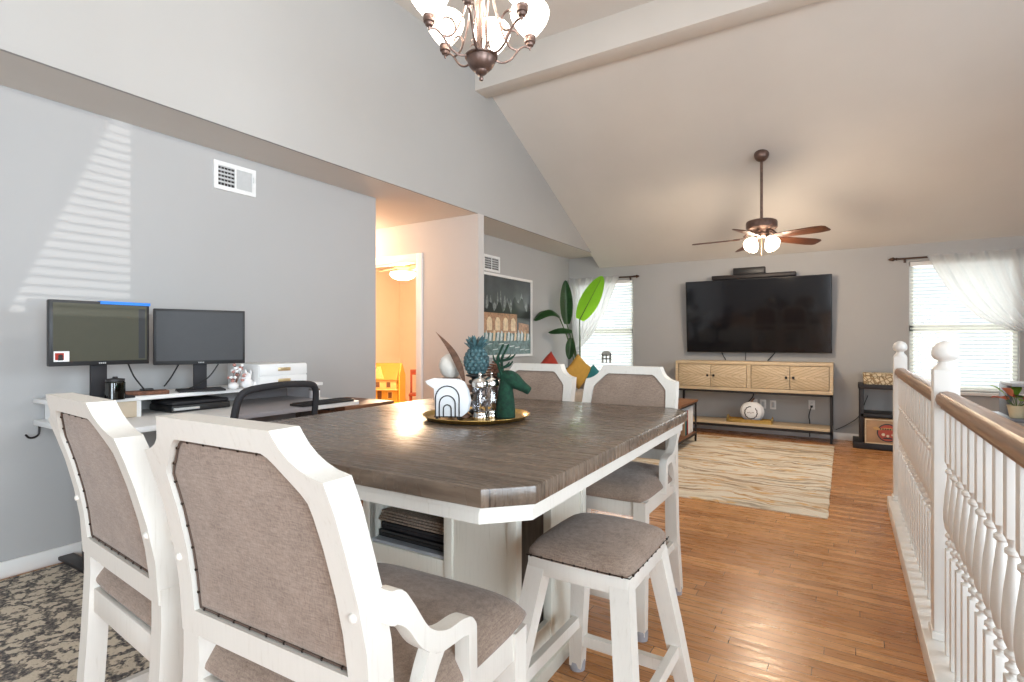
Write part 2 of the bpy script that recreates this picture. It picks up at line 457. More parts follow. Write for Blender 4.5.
# ------------------------------------------------------------------ mesh builder
class MB:
    def __init__(s):
        s.bm = bmesh.new()
        s.mi = 0

    def _tag(s, faces):
        for f in faces:
            f.material_index = s.mi

    def box(s, x0, x1, y0, y1, z0, z1, bev=0.0, mat=None, seg=2):
        vs = [Vector((x, y, z)) for x in (x0, x1) for y in (y0, y1) for z in (z0, z1)]
        if mat is not None:
            vs = [mat @ v for v in vs]
        v = [s.bm.verts.new(p) for p in vs]
        idx = [(0, 1, 3, 2), (4, 6, 7, 5), (0, 4, 5, 1), (2, 3, 7, 6), (0, 2, 6, 4), (1, 5, 7, 3)]
        fs = [s.bm.faces.new([v[i] for i in q]) for q in idx]
        s._tag(fs)
        if bev > 0:
            es = list({e for f in fs for e in f.edges})
            r = bmesh.ops.bevel(s.bm, geom=es, offset=bev, segments=seg, profile=0.5, affect='EDGES', clamp_overlap=True)
            s._tag(r['faces'])
        return s

    def prism(s, pts, axis, a0, a1, bev=0.0, mat=None):
        def P(p, a):
            v = {'x': (a, p[0], p[1]), 'y': (p[0], a, p[1]), 'z': (p[0], p[1], a)}[axis]
            v = Vector(v)
            return mat @ v if mat is not None else v
        A = [s.bm.verts.new(P(p, a0)) for p in pts]
        B = [s.bm.verts.new(P(p, a1)) for p in pts]
        n = len(pts)
        fs = [s.bm.faces.new(A), s.bm.faces.new(list(reversed(B)))]
        for i in range(n):
            fs.append(s.bm.faces.new([A[i], B[i], B[(i + 1) % n], A[(i + 1) % n]]))
        s._tag(fs)
        if bev > 0:
            es = list({e for f in fs[:2] for e in f.edges})
            r = bmesh.ops.bevel(s.bm, geom=es, offset=bev, segments=2, profile=0.5, affect='EDGES', clamp_overlap=True)
            s._tag(r['faces'])
        return s

    def ring(s, outer, inner, fn_back, fn_front, closed=True):
        """outer and inner: equal lists of 2-D points; fn maps a 2-D point to the back and front 3-D point"""
        L = []
        for o, i in zip(outer, inner):
            L.append([s.bm.verts.new(fn_back(o)), s.bm.verts.new(fn_front(o)), s.bm.verts.new(fn_front(i)), s.bm.verts.new(fn_back(i))])
        n = len(L)
        fs = []
        for k in range(n if closed else n - 1):
            a, b = L[k], L[(k + 1) % n]
            for j in range(4):
                fs.append(s.bm.faces.new([a[j], b[j], b[(j + 1) % 4], a[(j + 1) % 4]]))
        if not closed:
            fs.append(s.bm.faces.new(L[0])); fs.append(s.bm.faces.new(list(reversed(L[-1]))))
        s._tag(fs)
        return s

    def tube(s, pts, r, seg=8, closed=False, sq=None):
        pts = [Vector(p) for p in pts]
        n = len(pts)
        rs = r if isinstance(r, (list, tuple)) else [r] * n
        rings = []
        up = None
        for i, p in enumerate(pts):
            if closed:
                t = pts[(i + 1) % n] - pts[i - 1]
            else:
                t = pts[min(i + 1, n - 1)] - pts[max(i - 1, 0)]
            t.normalize()
            if up is None:
                up = Vector((0, 0, 1)) if abs(t.z) < 0.9 else Vector((1, 0, 0))
            a = t.cross(up)
            if a.length < 1e-6:
                a = t.cross(Vector((0, 1, 0)))
            a.normalize()
            b = a.cross(t).normalized()
            up = b
            if sq:
                w, h = sq[0] * rs[i], sq[1] * rs[i]
                rings.append([s.bm.verts.new(p + a * x * w + b * y * h) for x, y in ((-1, -1), (1, -1), (1, 1), (-1, 1))])
            else:
                rings.append([s.bm.verts.new(p + (a * math.cos(2 * PI * k / seg) + b * math.sin(2 * PI * k / seg)) * rs[i]) for k in range(seg)])
        m = len(rings[0])
        fs = []
        for i in range(n if closed else n - 1):
            A, B = rings[i], rings[(i + 1) % n]
            for k in range(m):
                fs.append(s.bm.faces.new([A[k], A[(k + 1) % m], B[(k + 1) % m], B[k]]))
        if not closed:
            fs.append(s.bm.faces.new(list(reversed(rings[0])))); fs.append(s.bm.faces.new(rings[-1]))
        s._tag(fs)
        return s

    def lathe(s, prof, c=(0, 0, 0), seg=24, mat=None, cap=True):
        c = Vector(c)
        rings = []
        for r, z in prof:
            ring = []
            for k in range(seg):
                a = 2 * PI * k / seg
                v = Vector((r * math.cos(a), r * math.sin(a), z))
                v = (mat @ v) if mat is not None else v
                ring.append(s.bm.verts.new(v + c))
            rings.append(ring)
        fs = []
        for A, B in zip(rings, rings[1:]):
            for k in range(seg):
                fs.append(s.bm.faces.new([A[k], A[(k + 1) % seg], B[(k + 1) % seg], B[k]]))
        if cap:
            fs.append(s.bm.faces.new(list(reversed(rings[0])))); fs.append(s.bm.faces.new(rings[-1]))
        s._tag(fs)
        return s

    def ball(s, c, r, seg=16, rings=10, mat=None):
        if not isinstance(r, (tuple, list)): r = (r, r, r)
        mm = Matrix.Translation(Vector(c)) @ (mat.to_4x4() if mat is not None else Matrix.Identity(4)) @ Matrix.Diagonal((r[0], r[1], r[2], 1))
        res = bmesh.ops.create_uvsphere(s.bm, u_segments=seg, v_segments=rings, radius=1.0, matrix=mm)
        s._tag({f for v in res['verts'] for f in v.link_faces})
        return s

    def grid(s, fn, nu, nv, thick=0.0):
        V = [[s.bm.verts.new(fn(i / nu, j / nv)) for j in range(nv + 1)] for i in range(nu + 1)]
        fs = []
        for i in range(nu):
            for j in range(nv):
                try:
                    fs.append(s.bm.faces.new([V[i][j], V[i + 1][j], V[i + 1][j + 1], V[i][j + 1]]))
                except ValueError:
                    pass
        s._tag(fs)
        if thick:
            r = bmesh.ops.solidify(s.bm, geom=fs, thickness=thick)
            s._tag([g for g in r['geom'] if isinstance(g, bmesh.types.BMFace)])
        return s

    def build(s, name, mat, parent=None, ang=35, weld=False):
        if weld:
            bmesh.ops.remove_doubles(s.bm, verts=s.bm.verts, dist=1e-5)
        bmesh.ops.recalc_face_normals(s.bm, faces=s.bm.faces)
        me = bpy.data.meshes.new(name)
        s.bm.to_mesh(me); s.bm.free()
        for mt in (mat if isinstance(mat, (list, tuple)) else [mat]):
            me.materials.append(mt)
        me.polygons.foreach_set('use_smooth', [True] * len(me.polygons))
        me.set_sharp_from_angle(angle=math.radians(ang))
        o = bpy.data.objects.new(name, me)
        COL.objects.link(o)
        if parent is not None:
            o.parent = parent
        return o


def thing(name, label, cat, loc=(0, 0, 0), rz=0.0, group=None):
    o = bpy.data.objects.new(name, None)
    o.empty_display_size = 0.1
    o.location = loc; o.rotation_euler = (0, 0, rz)
    COL.objects.link(o)
    return tag(o, label, cat, group)


def tag(o, label, cat, group=None, kind=None):
    o['label'] = label; o['category'] = cat
    if group: o['group'] = group
    if kind: o['kind'] = kind
    return o


def struct(o, label=None):
    o['kind'] = 'structure'
    if label: o['label'] = label
    return o


def dup(root, loc, rz, label):
    r = root.copy(); COL.objects.link(r)
    r.location = loc; r.rotation_euler = (0, 0, rz); r['label'] = label
    for ch in list(root.children):
        c = ch.copy(); COL.objects.link(c); c.parent = r
        for g in list(ch.children):
            d = g.copy(); COL.objects.link(d); d.parent = c
    return r


def pbox(b, mat, parent, name, bev=0.0):
    return MB().box(*b, bev=bev).build(name, mat, parent)


def smooth_path(pts, n=6):
    """Catmull-Rom through points"""
    pts = [Vector(p) for p in pts]
    out = []
    for i in range(len(pts) - 1):
        p0 = pts[max(i - 1, 0)]; p1 = pts[i]; p2 = pts[i + 1]; p3 = pts[min(i + 2, len(pts) - 1)]
        for k in range(n):
            t = k / n
            out.append(0.5 * ((2 * p1) + (p2 - p0) * t + (2 * p0 - 5 * p1 + 4 * p2 - p3) * t * t + (3 * p1 - p0 - 3 * p2 + p3) * t ** 3))
    out.append(pts[-1])
    return out


# ================================================================== STRUCTURE
YT = 7.52            # TV wall
XL = -3.56           # dining wall
XS = -3.12           # soffit edge, header wall
XLL = -3.66          # living room wall
ZS = 2.45            # soffit height
XR = 3.2             # right wall
YB = -4.6            # wall behind
SL = 0.494
vz = lambda y: 2.27 + SL * (YT - y)
ZC = 3.94

f = MB()
f.box(-7.2, 0.37, YB, YT + .15, -0.25, 0)
f.box(0.37, 1.36, 4.62, YT + .15, -0.25, 0)
f.box(1.36, XR, YB, YT + .15, -0.25, 0)
struct(f.build('floor', M['floor']))

# stairwell under the railing
w = MB()
w.box(0.25, 0.37, YB, 4.62, -1.7, -0.25)
w.box(1.36, 1.46, YB, 4.62, -1.7, -0.25)
w.box(0.25, 1.46, 4.62, 4.72, -1.7, -0.25)
w.box(0.25, 1.46, YB - .12, YB, -1.7, -0.25)
struct(w.build('wall_stairwell', M['header']))
w = MB()
w.box(0.37, 1.36, YB, 4.62, -1.7, -1.6)
struct(w.build('floor_lower', M['floor']))
w = MB()
for k in range(7):
    y0 = -0.6 + 0.27 * k
    w.box(0.372, 1.358, y0, y0 + 0.29, -1.6, -0.2 * (k + 1), 0.008)
struct(w.build('stairs', M['railwood']))

# left (dining) wall, soffit, header
struct(pbox((XL - .12, XL, YB, 3.41, 0, ZS), M['wall'], None, 'wall_left'))
s_ = MB()
s_.box(XL - 3.6, XS - .02, YB, 4.36, ZS, ZS + .1)
s_.box(XLL, XS - .02, 4.36, YT, ZS, ZS + .1)
struct(s_.build('ceiling_soffit', M['ceiling']))
h = MB()
h.prism([(YB, ZS), (7.17, ZS), (4.36, vz(4.36) + .03), (4.36, ZC + .03), (YB, ZC + .03)], 'x', XS - .02, XS)
struct(h.build('wall_header', M['header']))
# living room left wall and hall wall end
struct(pbox((XLL - .1, XLL, 4.45, YT, 0, ZS), M['wall'], None, 'wall_living_left'))
hw = MB()
hw.box(-3.84, -3.115, 4.355, 4.45, 0, ZS)
hw.box(-4.76, -3.84, 4.355, 4.45, 2.06, ZS)
hw.box(-7.1, -4.76, 4.355, 4.45, 0, ZS)
struct(hw.build('wall_hall', M['hall']))
struct(pbox((-7.2, -7.1, 3.3, 7.5, 0, ZS), M['cream'], None, 'wall_hall_end'))
struct(pbox((-7.1, XL - .12, 3.29, 3.41, 0, ZS), M['hall'], None, 'wall_hall_near'))
# bedroom behind the hall door
struct(pbox((-7.2, XLL - .1, 7.4, 7.5, 0, ZS), M['cream'], None, 'wall_bedroom_far'))
struct(pbox((XLL - .115, XLL - .1, 4.45, 7.4, 0, ZS), M['cream'], None, 'wall_bedroom_right'))
struct(pbox((-7.2, XLL - .1, 4.36, 7.5, ZS, ZS + .1), M['ceiling'], None, 'ceiling_bedroom'))

# vaulted ceiling and the flat part near the camera
c_ = MB()
c_.prism([(4.38, vz(4.38)), (YT + .1, vz(YT + .1)), (YT + .1, vz(YT + .1) + .12), (4.38, vz(4.38) + .12)], 'x', XS - .03, XR)
c_.box(XS - .03, XR, YB, 4.40, ZC, ZC + .1)
struct(c_.build('ceiling', M['ceiling']))
b_ = MB()
b_.box(XS, XR, 4.30, 4.50, 3.65, ZC + .02, 0.004)
struct(b_.build('ceiling_beam', M['ceiling']))

# TV wall with two window openings
WINS = [(-3.56, -2.634), (0.589, 1.515)]
WZ0, WZ1 = 0.63, 2.075
t = MB()
xs = [XLL - .1, WINS[0][0], WINS[0][1], WINS[1][0], WINS[1][1], XR + .1]
for k in (0, 2, 4):
    t.box(xs[k], xs[k + 1], YT, YT + .14, 0, ZS + .1 if k == 0 else 2.45)
for a, b in WINS:
    t.box(a, b, YT, YT + .14, 0, WZ0)
    t.box(a, b, YT, YT + .14, WZ1, 2.45)
struct(t.build('wall_tv', M['wall']))

# right wall with a window opening, wall behind with the patio door opening
r_ = MB()
yy = [YB, -2.75, .15, .66, 1.24, 2.2, 4.0, YT + .1]
for k in (0, 2, 4, 6):
    r_.box(XR, XR + .12, yy[k], yy[k + 1], -.2, 4.1)
for k, z0, z1 in ((1, .35, 2.5), (3, .9, 1.86), (5, 1.3, 2.7)):
    r_.box(XR, XR + .12, yy[k], yy[k + 1], -.2, z0)
    r_.box(XR, XR + .12, yy[k], yy[k + 1], z1, 4.1)
struct(r_.build('wall_right', M['wall']))
r_ = MB()
r_.box(-3.7, -.4, YB - .12, YB, -.2, 4.1)
r_.box(2.8, XR + .1, YB - .12, YB, -.2, 4.1)
r_.box(-.4, 2.8, YB - .12, YB, 2.6, 4.1)
r_.box(-.4, 2.8, YB - .12, YB, -.2, 0)
struct(r_.build('wall_back', M['wall']))


# windows: frame, sash, glass
def window(idx, a, b, z0, z1, y, flip=1):
    w = MB()
    w.box(a, a + .045, y, y + .06, z0, z1); w.box(b - .045, b, y, y + .06, z0, z1)
    w.box(a, b, y, y + .06, z0, z0 + .05); w.box(a, b, y, y + .06, z1 - .045, z1)
    zm = (z0 + z1) / 2 - 0.03
    w.box(a, b, y, y + .06, zm - .03, zm + .03)
    o = struct(w.build('window_%d' % idx, M['trim']))
    pbox((a + .02, b - .02, y + .035, y + .04, z0 + .02, z1 - .02), M['glass'], o, 'glass_pane')
    return o


window(1, WINS[0][0], WINS[0][1], WZ0, WZ1, YT + .07)
window(2, WINS[1][0], WINS[1][1], WZ0, WZ1, YT + .07)
for k, (a, b) in enumerate(WINS):
    struct(pbox((a - .05, b + .05, YT - .035, YT + .07, WZ0 - .035, WZ0), M['trim'], None, 'trim_%d' % (k + 1), 0.004))
w = MB()
for a, b in ((-.4, -.32), (1.16, 1.24), (2.72, 2.8)):
    w.box(a, b, YB - .1, YB - .02, 0, 2.6)
w.box(-.4, 2.8, YB - .1, YB - .02, 0, .09); w.box(-.4, 2.8, YB - .1, YB - .02, 2.51, 2.6)
o = struct(w.build('door_1', M['trim']))
pbox((-.34, 2.74, YB - .065, YB - .06, .05, 2.55), M['glass'], o, 'glass_pane')
for n_, (ya, yb__, za, zb_) in enumerate(((-2.75, .15, .35, 2.5), (2.2, 4.0, 1.3, 2.7))):
    w = MB()
    ym = (ya + yb__) / 2
    for a, b in ((ya, ya + .06), (ym - .03, ym + .03), (yb__ - .06, yb__)):
        w.box(XR + .04, XR + .10, a, b, za, zb_)
    w.box(XR + .04, XR + .10, ya, yb__, za, za + .06); w.box(XR + .04, XR + .10, ya, yb__, zb_ - .06, zb_)
    o = struct(w.build('window_%d' % (4 + n_), M['trim']))
    pbox((XR + .068, XR + .072, ya + .03, yb__ - .03, za + .03, zb_ - .03), M['glass'], o, 'glass_pane')
w = MB()  # added unseen window, sized to shape the light patch on the left wall
w.box(XR + .06, XR + .10, .66, .69, .9, 1.86); w.box(XR + .06, XR + .10, 1.21, 1.24, .9, 1.86)
w.box(XR + .06, XR + .10, .66, 1.24, .9, .93); w.box(XR + .06, XR + .10, .66, 1.24, 1.83, 1.86)
o = struct(w.build('window_3', M['trim']))
pbox((XR + .08, XR + .084, .68, 1.22, .92, 1.84), M['glass'], o, 'glass_pane')
t4 = thing('window_blind', 'narrow slatted blind added to the unseen window, striping the wall light patch', 'blind', (XR + .03, .95, 0))  # unseen blind, placed to cut the light patch into stripes
m = MB()
z = .93
while z < 1.84:
    m.box(-.010, .010, -.28, .28, -.001, .001, mat=Matrix.Translation((0, 0, z)) @ Matrix.Rotation(math.radians(35), 4, 'Y'))
    z += .040
m.build('slats', M['trim'], t4)
MB().box(-.02, .02, -.28, .28, 1.84, 1.858).build('head_rail', M['trim'], t4)

m = MB()  # added curtain, its slanted edge masks one side of the light patch
m.grid(lambda u, v: Vector((XR - .012 + .006 * math.sin(u * 30), .64 + u * (.816 + (1.90 - 1.0 * v - 1.02) * .402 - .64), 1.90 - 1.0 * v)), 30, 20)
tag(m.build('light_mask_curtain', M['paper']), 'white curtain added unseen at the small window, slanting the light patch edge', 'curtain')

# baseboards
bb = MB(); bb.box(XL, XL + .014, YB, 3.41, 0, .085, 0.004)
struct(bb.build('baseboard_left', M['trim']))
bb = MB(); bb.box(XLL, XLL + .014, 4.45, YT, 0, .085, 0.004); bb.box(-3.115, -3.1, 4.345, 4.46, 0, .085, 0.004); bb.box(-3.79, -3.1, 4.34, 4.355, 0, .085, .004)
struct(bb.build('baseboard_living', M['trim']))
bb = MB(); bb.box(XLL, XR, YT - .014, YT, 0, .085, 0.004)
struct(bb.build('baseboard_tv', M['trim']))

# hall door casing
dc = MB()
dc.box(-3.925, -3.845, 4.335, 4.47, 0, 2.12, .004)
dc.box(-4.80, -4.72, 4.335, 4.47, 0, 2.12, .004)
dc.box(-4.72, -3.925, 4.335, 4.47, 2.035, 2.12, .004)
struct(dc.build('trim_3', M['trim']))

# ================================================================== AIR REGISTERS
def register(loc, rz, wid, hei, label, closed_right):
    t = thing('air_register', label, 'air vent', loc, rz)
    # local: x along the wall, y out of the wall (towards the room is -y), z up
    f = MB(); fr = .028
    f.ring([(0, 0), (wid, 0), (wid, hei), (0, hei)], [(fr, fr), (wid - fr, fr), (wid - fr, hei - fr), (fr, hei - fr)],
           lambda p: Vector((p[0], 0, p[1])), lambda p: Vector((p[0], -.012, p[1])))
    f.box(wid / 2 - .006, wid / 2 + .006, -.012, 0, fr, hei - fr)
    f.build('frame', M['vent'], t)
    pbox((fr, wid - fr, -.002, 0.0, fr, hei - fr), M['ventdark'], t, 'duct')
    lv = MB()
    n = 5
    for half in (0, 1):
        a = fr if half == 0 else wid / 2 + .006
        b = wid / 2 - .006 if half == 0 else wid - fr
        if half == 1 and closed_right:
            lv.box(a, b, -.008, -.004, fr, hei - fr)
            continue
        for k in range(n):
            z = fr + (hei - 2 * fr) * (k + .72) / n
            lv.box(a, b, -.010, -.003, z, z + (hei - 2 * fr) / n * .45)
        for k in range(1, 5):
            x = a + (b - a) * k / 5
            lv.box(x - .0015, x + .0015, -.006, -.002, fr, hei - fr)
    lv.build('louvres', M['ventgrey'], t)
    if closed_right:
        pbox((wid - fr + .006, wid - fr + .012, -.022, -.012, hei * .5, hei * .72), M['vent'], t, 'damper_lever', .001)
    return t


register((XL, 1.965, 2.195), PI / 2, 0.296, 0.188, 'white wall register high on the blue-grey wall above the monitors', True)
register((XLL, 5.20, 2.02), PI / 2, 0.36, 0.195, 'white wall register above the framed night city print', False)

# ================================================================== RAILING
rail = thing('stair_railing', 'white stair guard railing with turned balusters and oak handrails', 'railing', (0.305, 0, 0))
MB().box(-.068, .068, -0.6, 4.62, 0, .09, .008).build('curb_board', M['railwhite'], rail)


def newel(y):
    m = MB()
    m.box(-.038, .038, y - .038, y + .038, .09, 1.075, .004)
    m.box(-.045, .045, y - .045, y + .045, .09, .12, .004)
    m.build('newel_post', M['railwhite'], rail)
    k = MB()
    k.lathe([(.0375, 1.075), (.036, 1.082), (.026, 1.092), (.021, 1.103), (.023, 1.108), (.036, 1.116), (.041, 1.126), (.042, 1.138), (.039, 1.153), (.031, 1.166), (.019, 1.175), (.008, 1.179), (.002, 1.180)], (0, y, 0), 28)
    k.build('ball_cap', M['railwhite'], rail)


newel(2.52); newel(4.53); newel(-0.45)


def baluster(y):
    m = MB()
    h = .0165
    m.box(-h, h, y - h, y + h, .09, .455, .002)
    m.box(-h, h, y - h, y + h, .755, .95, .002)
    m.lathe([(.016, .455), (.010, .461), (.010, .466), (.0165, .472), (.0165, .480), (.010, .486), (.010, .492), (.0175, .500), (.0175, .507), (.012, .514), (.018, .530), (.0225, .560), (.0225, .590),
             (.019, .640), (.014, .685), (.0115, .710), (.0115, .716), (.017, .722), (.017, .730), (.011, .736), (.011, .742), (.016, .755)], (0, y, 0), 14)
    m.build('baluster', M['railwhite'], rail)


y = 2.385
while y > -0.35:
    baluster(y); y -= .104
y = 2.66
while y < 4.45:
    baluster(y); y += .1035
for a, b in ((-0.41, 2.48), (2.56, 4.49)):
    prof = [(-.018, .935), (.018, .935), (.018, .945), (.030, .952), (.034, .965), (.031, .982), (.020, .994), (0, .998), (-.020, .994), (-.031, .982), (-.034, .965), (-.030, .952), (-.018, .945)]
    m = MB(); m.prism(prof, 'y', a, b)
    m.build('handrail', M['railwood'], rail)

# ================================================================== DINING TABLE
TX0, TX1, TY0, TY1, TZ = -1.875, -0.575, 0.892, 2.458, 0.875
tcx, tcy = (TX0 + TX1) / 2, (TY0 + TY1) / 2
table = thing('dining_table', 'counter-height dining table with grey-brown plank top on cream pedestal', 'table', (tcx, tcy, 0), math.radians(1.3))
hw_, hl, ch = (TX1 - TX0) / 2, (TY1 - TY0) / 2, .088


def octagon(i):
    a, b, c = hw_ - i, hl - i, ch * 0.95
    return [(-a + c, -b), (a - c, -b), (a, -b + c), (a, b - c), (a - c, b), (-a + c, b), (-a, b - c), (-a, -b + c)]


m = MB(); m.prism(octagon(0), 'z', TZ - .042, TZ, bev=.005)
top = m.build('table_top', M['table'], table)
m = MB(); m.ring(octagon(.018), octagon(.042), lambda p: Vector((p[0], p[1], TZ - .082)), lambda p: Vector((p[0], p[1], TZ - .042)))
m.ring(octagon(.012), octagon(.03), lambda p: Vector((p[0], p[1], TZ - .054)), lambda p: Vector((p[0], p[1], TZ - .042)))
m.build('apron', M['chair'], table)
# pedestal: world x -1.57..-0.88, y 1.43..1.99
px0, px1, py0, py1 = -1.57 - tcx, -.88 - tcx, 1.43 - tcy, 1.99 - tcy
m = MB()
PT = TZ - .045
m.box(px0, px1, py0, py1, 0.0, .055, .004)
m.box(px0 + .012, px1 - .012, py0 + .012, py1 - .012, .055, .10, .004)
m.box(px0, px1, py0, py1, PT - .04, PT)
pw_ = px1 - px0; pd_ = py1 - py0
for fl in (0, 1):                                                     # pinwheel: two identical halves turned by half a turn
    R = Matrix.Rotation(PI * fl, 4, 'Z')
    a0, a1, b0, b1 = -pw_ / 2, pw_ / 2, -pd_ / 2, pd_ / 2
    T = Matrix.Translation(((px0 + px1) / 2, (py0 + py1) / 2, 0)) @ R
    m.box(a1 - .28, a1 - .02, b0 + .015, b0 + .035, .1, PT, mat=T)            # front panel
    for x in (a1 - .30, a1 - .045):
        m.box(x, x + .035, b0 + .005, b0 + .04, .1, PT, .003, mat=T)
    m.box(a0 + .005, a0 + .04, b0 + .005, b0 + .04, .1, PT, .003, mat=T)      # slim corner post of the shelf opening
    m.box(a0 + .02, a1 - .28, b0 + .01, b0 + .04, .365, .425, .003, mat=T)    # rail under the shelf
    m.box(a0 + .02, a1 - .28, b0 + .015, b0 + .035, .1, .365, mat=T)
    m.box(a1 - .035, a1 - .015, b0 + .26, b1 - .03, .1, PT, mat=T)            # side panel, far half
    m.box(a1 - .035, a1 - .015, b0 + .03, b0 + .26, .1, .19, mat=T)
    m.box(a1 - .040, a1 - .008, b0 + .245, b0 + .275, .1, PT, .003, mat=T)
    m.box(a1 - .040, a1 - .008, b1 - .05, b1 - .004, .1, PT, .003, mat=T)
m.build('pedestal', M['pedestal'], table)
m = MB()
m.box(px0 + .02, px1 - .305, py0 + .02, py0 + .27, .415, .435)
m.build('shelf', M['greytop'], table)
m = MB()
m.box(px0 + .04, px1 - .04, (py0 + py1) / 2 - .006, (py0 + py1) / 2 + .006, .1, PT - .04)
m.box(px1 - .305, px1 - .295, py0 + .04, (py0 + py1) / 2, .1, PT - .04)
m.box(px0 + .295, px0 + .305, (py0 + py1) / 2, py1 - .04, .1, PT - .04)
m.build('inner_panel', M['interior'], table)

# things stored on the pedestal shelf
sx = tcx
M['woven'] = plain('woven grey placemat', (0.25, 0.20, 0.16, 1), 0.9, var=0.5, nscale=160)
sw0, sw1 = -1.525, -1.20
zz = .4355
for i, (hgt, mat, nm, lab, cat) in enumerate((
        (.026, M['black'], 'board_game_box', 'flat black box lowest on the table pedestal shelf', 'box'),
        (.024, M['mattblack'], 'flat_case', 'thin black case in the middle of the shelf stack under the table', 'case'),
        (.010, M['blackmetal'], 'tray_lid', 'thin dark lid under the woven placemats in the table pedestal', 'lid'),
)):
    d = .012 * i
    m = MB(); m.box(sw0 + .002, sw1 - .004, 1.475 + d, 1.695, zz, zz + hgt, .003)
    m.box(sw0 + .02, sw1 - .02, 1.470 + d, 1.478 + d, zz + hgt * .4, zz + hgt * .6)
    tag(m.build(nm, mat), lab, cat)
    zz += hgt + .0006
for i in range(4):
    m = MB(); m.box(sw0 + .003, sw1 - .005, 1.472 + .006 * i, 1.69, zz, zz + .007, .002)
    for k in range(1, 4):
        m.box(sw0 + .003 + (sw1 - sw0) * k / 4, sw0 + .006 + (sw1 - sw0) * k / 4, 1.474 + .006 * i, 1.68, zz + .0068, zz + .0078)
    tag(m.build('woven_placemat', M['woven']), 'woven grey-brown placemat in the stack on the table pedestal shelf', 'placemat', 'placemats under the table')
    zz += .0084

# ================================================================== DINING CHAIRS
def yb(z):
    """rear face of back posts in chair space (chair faces +y)"""
    pts = [(0, -.252), (.2, -.236), (.45, -.220), (.62, -.214), (.72, -.220), (.85, -.245), (.97, -.283), (1.08, -.325)]
    for (a, ya), (b, yb_) in zip(pts, pts[1:]):
        if z <= b:
            t = (z - a) / (b - a)
            return ya + (yb_ - ya) * t
    return pts[-1][1]


def ys(z):  # smoothed
    return (yb(max(0, z - .05)) + 2 * yb(z) + yb(z + .05)) / 4


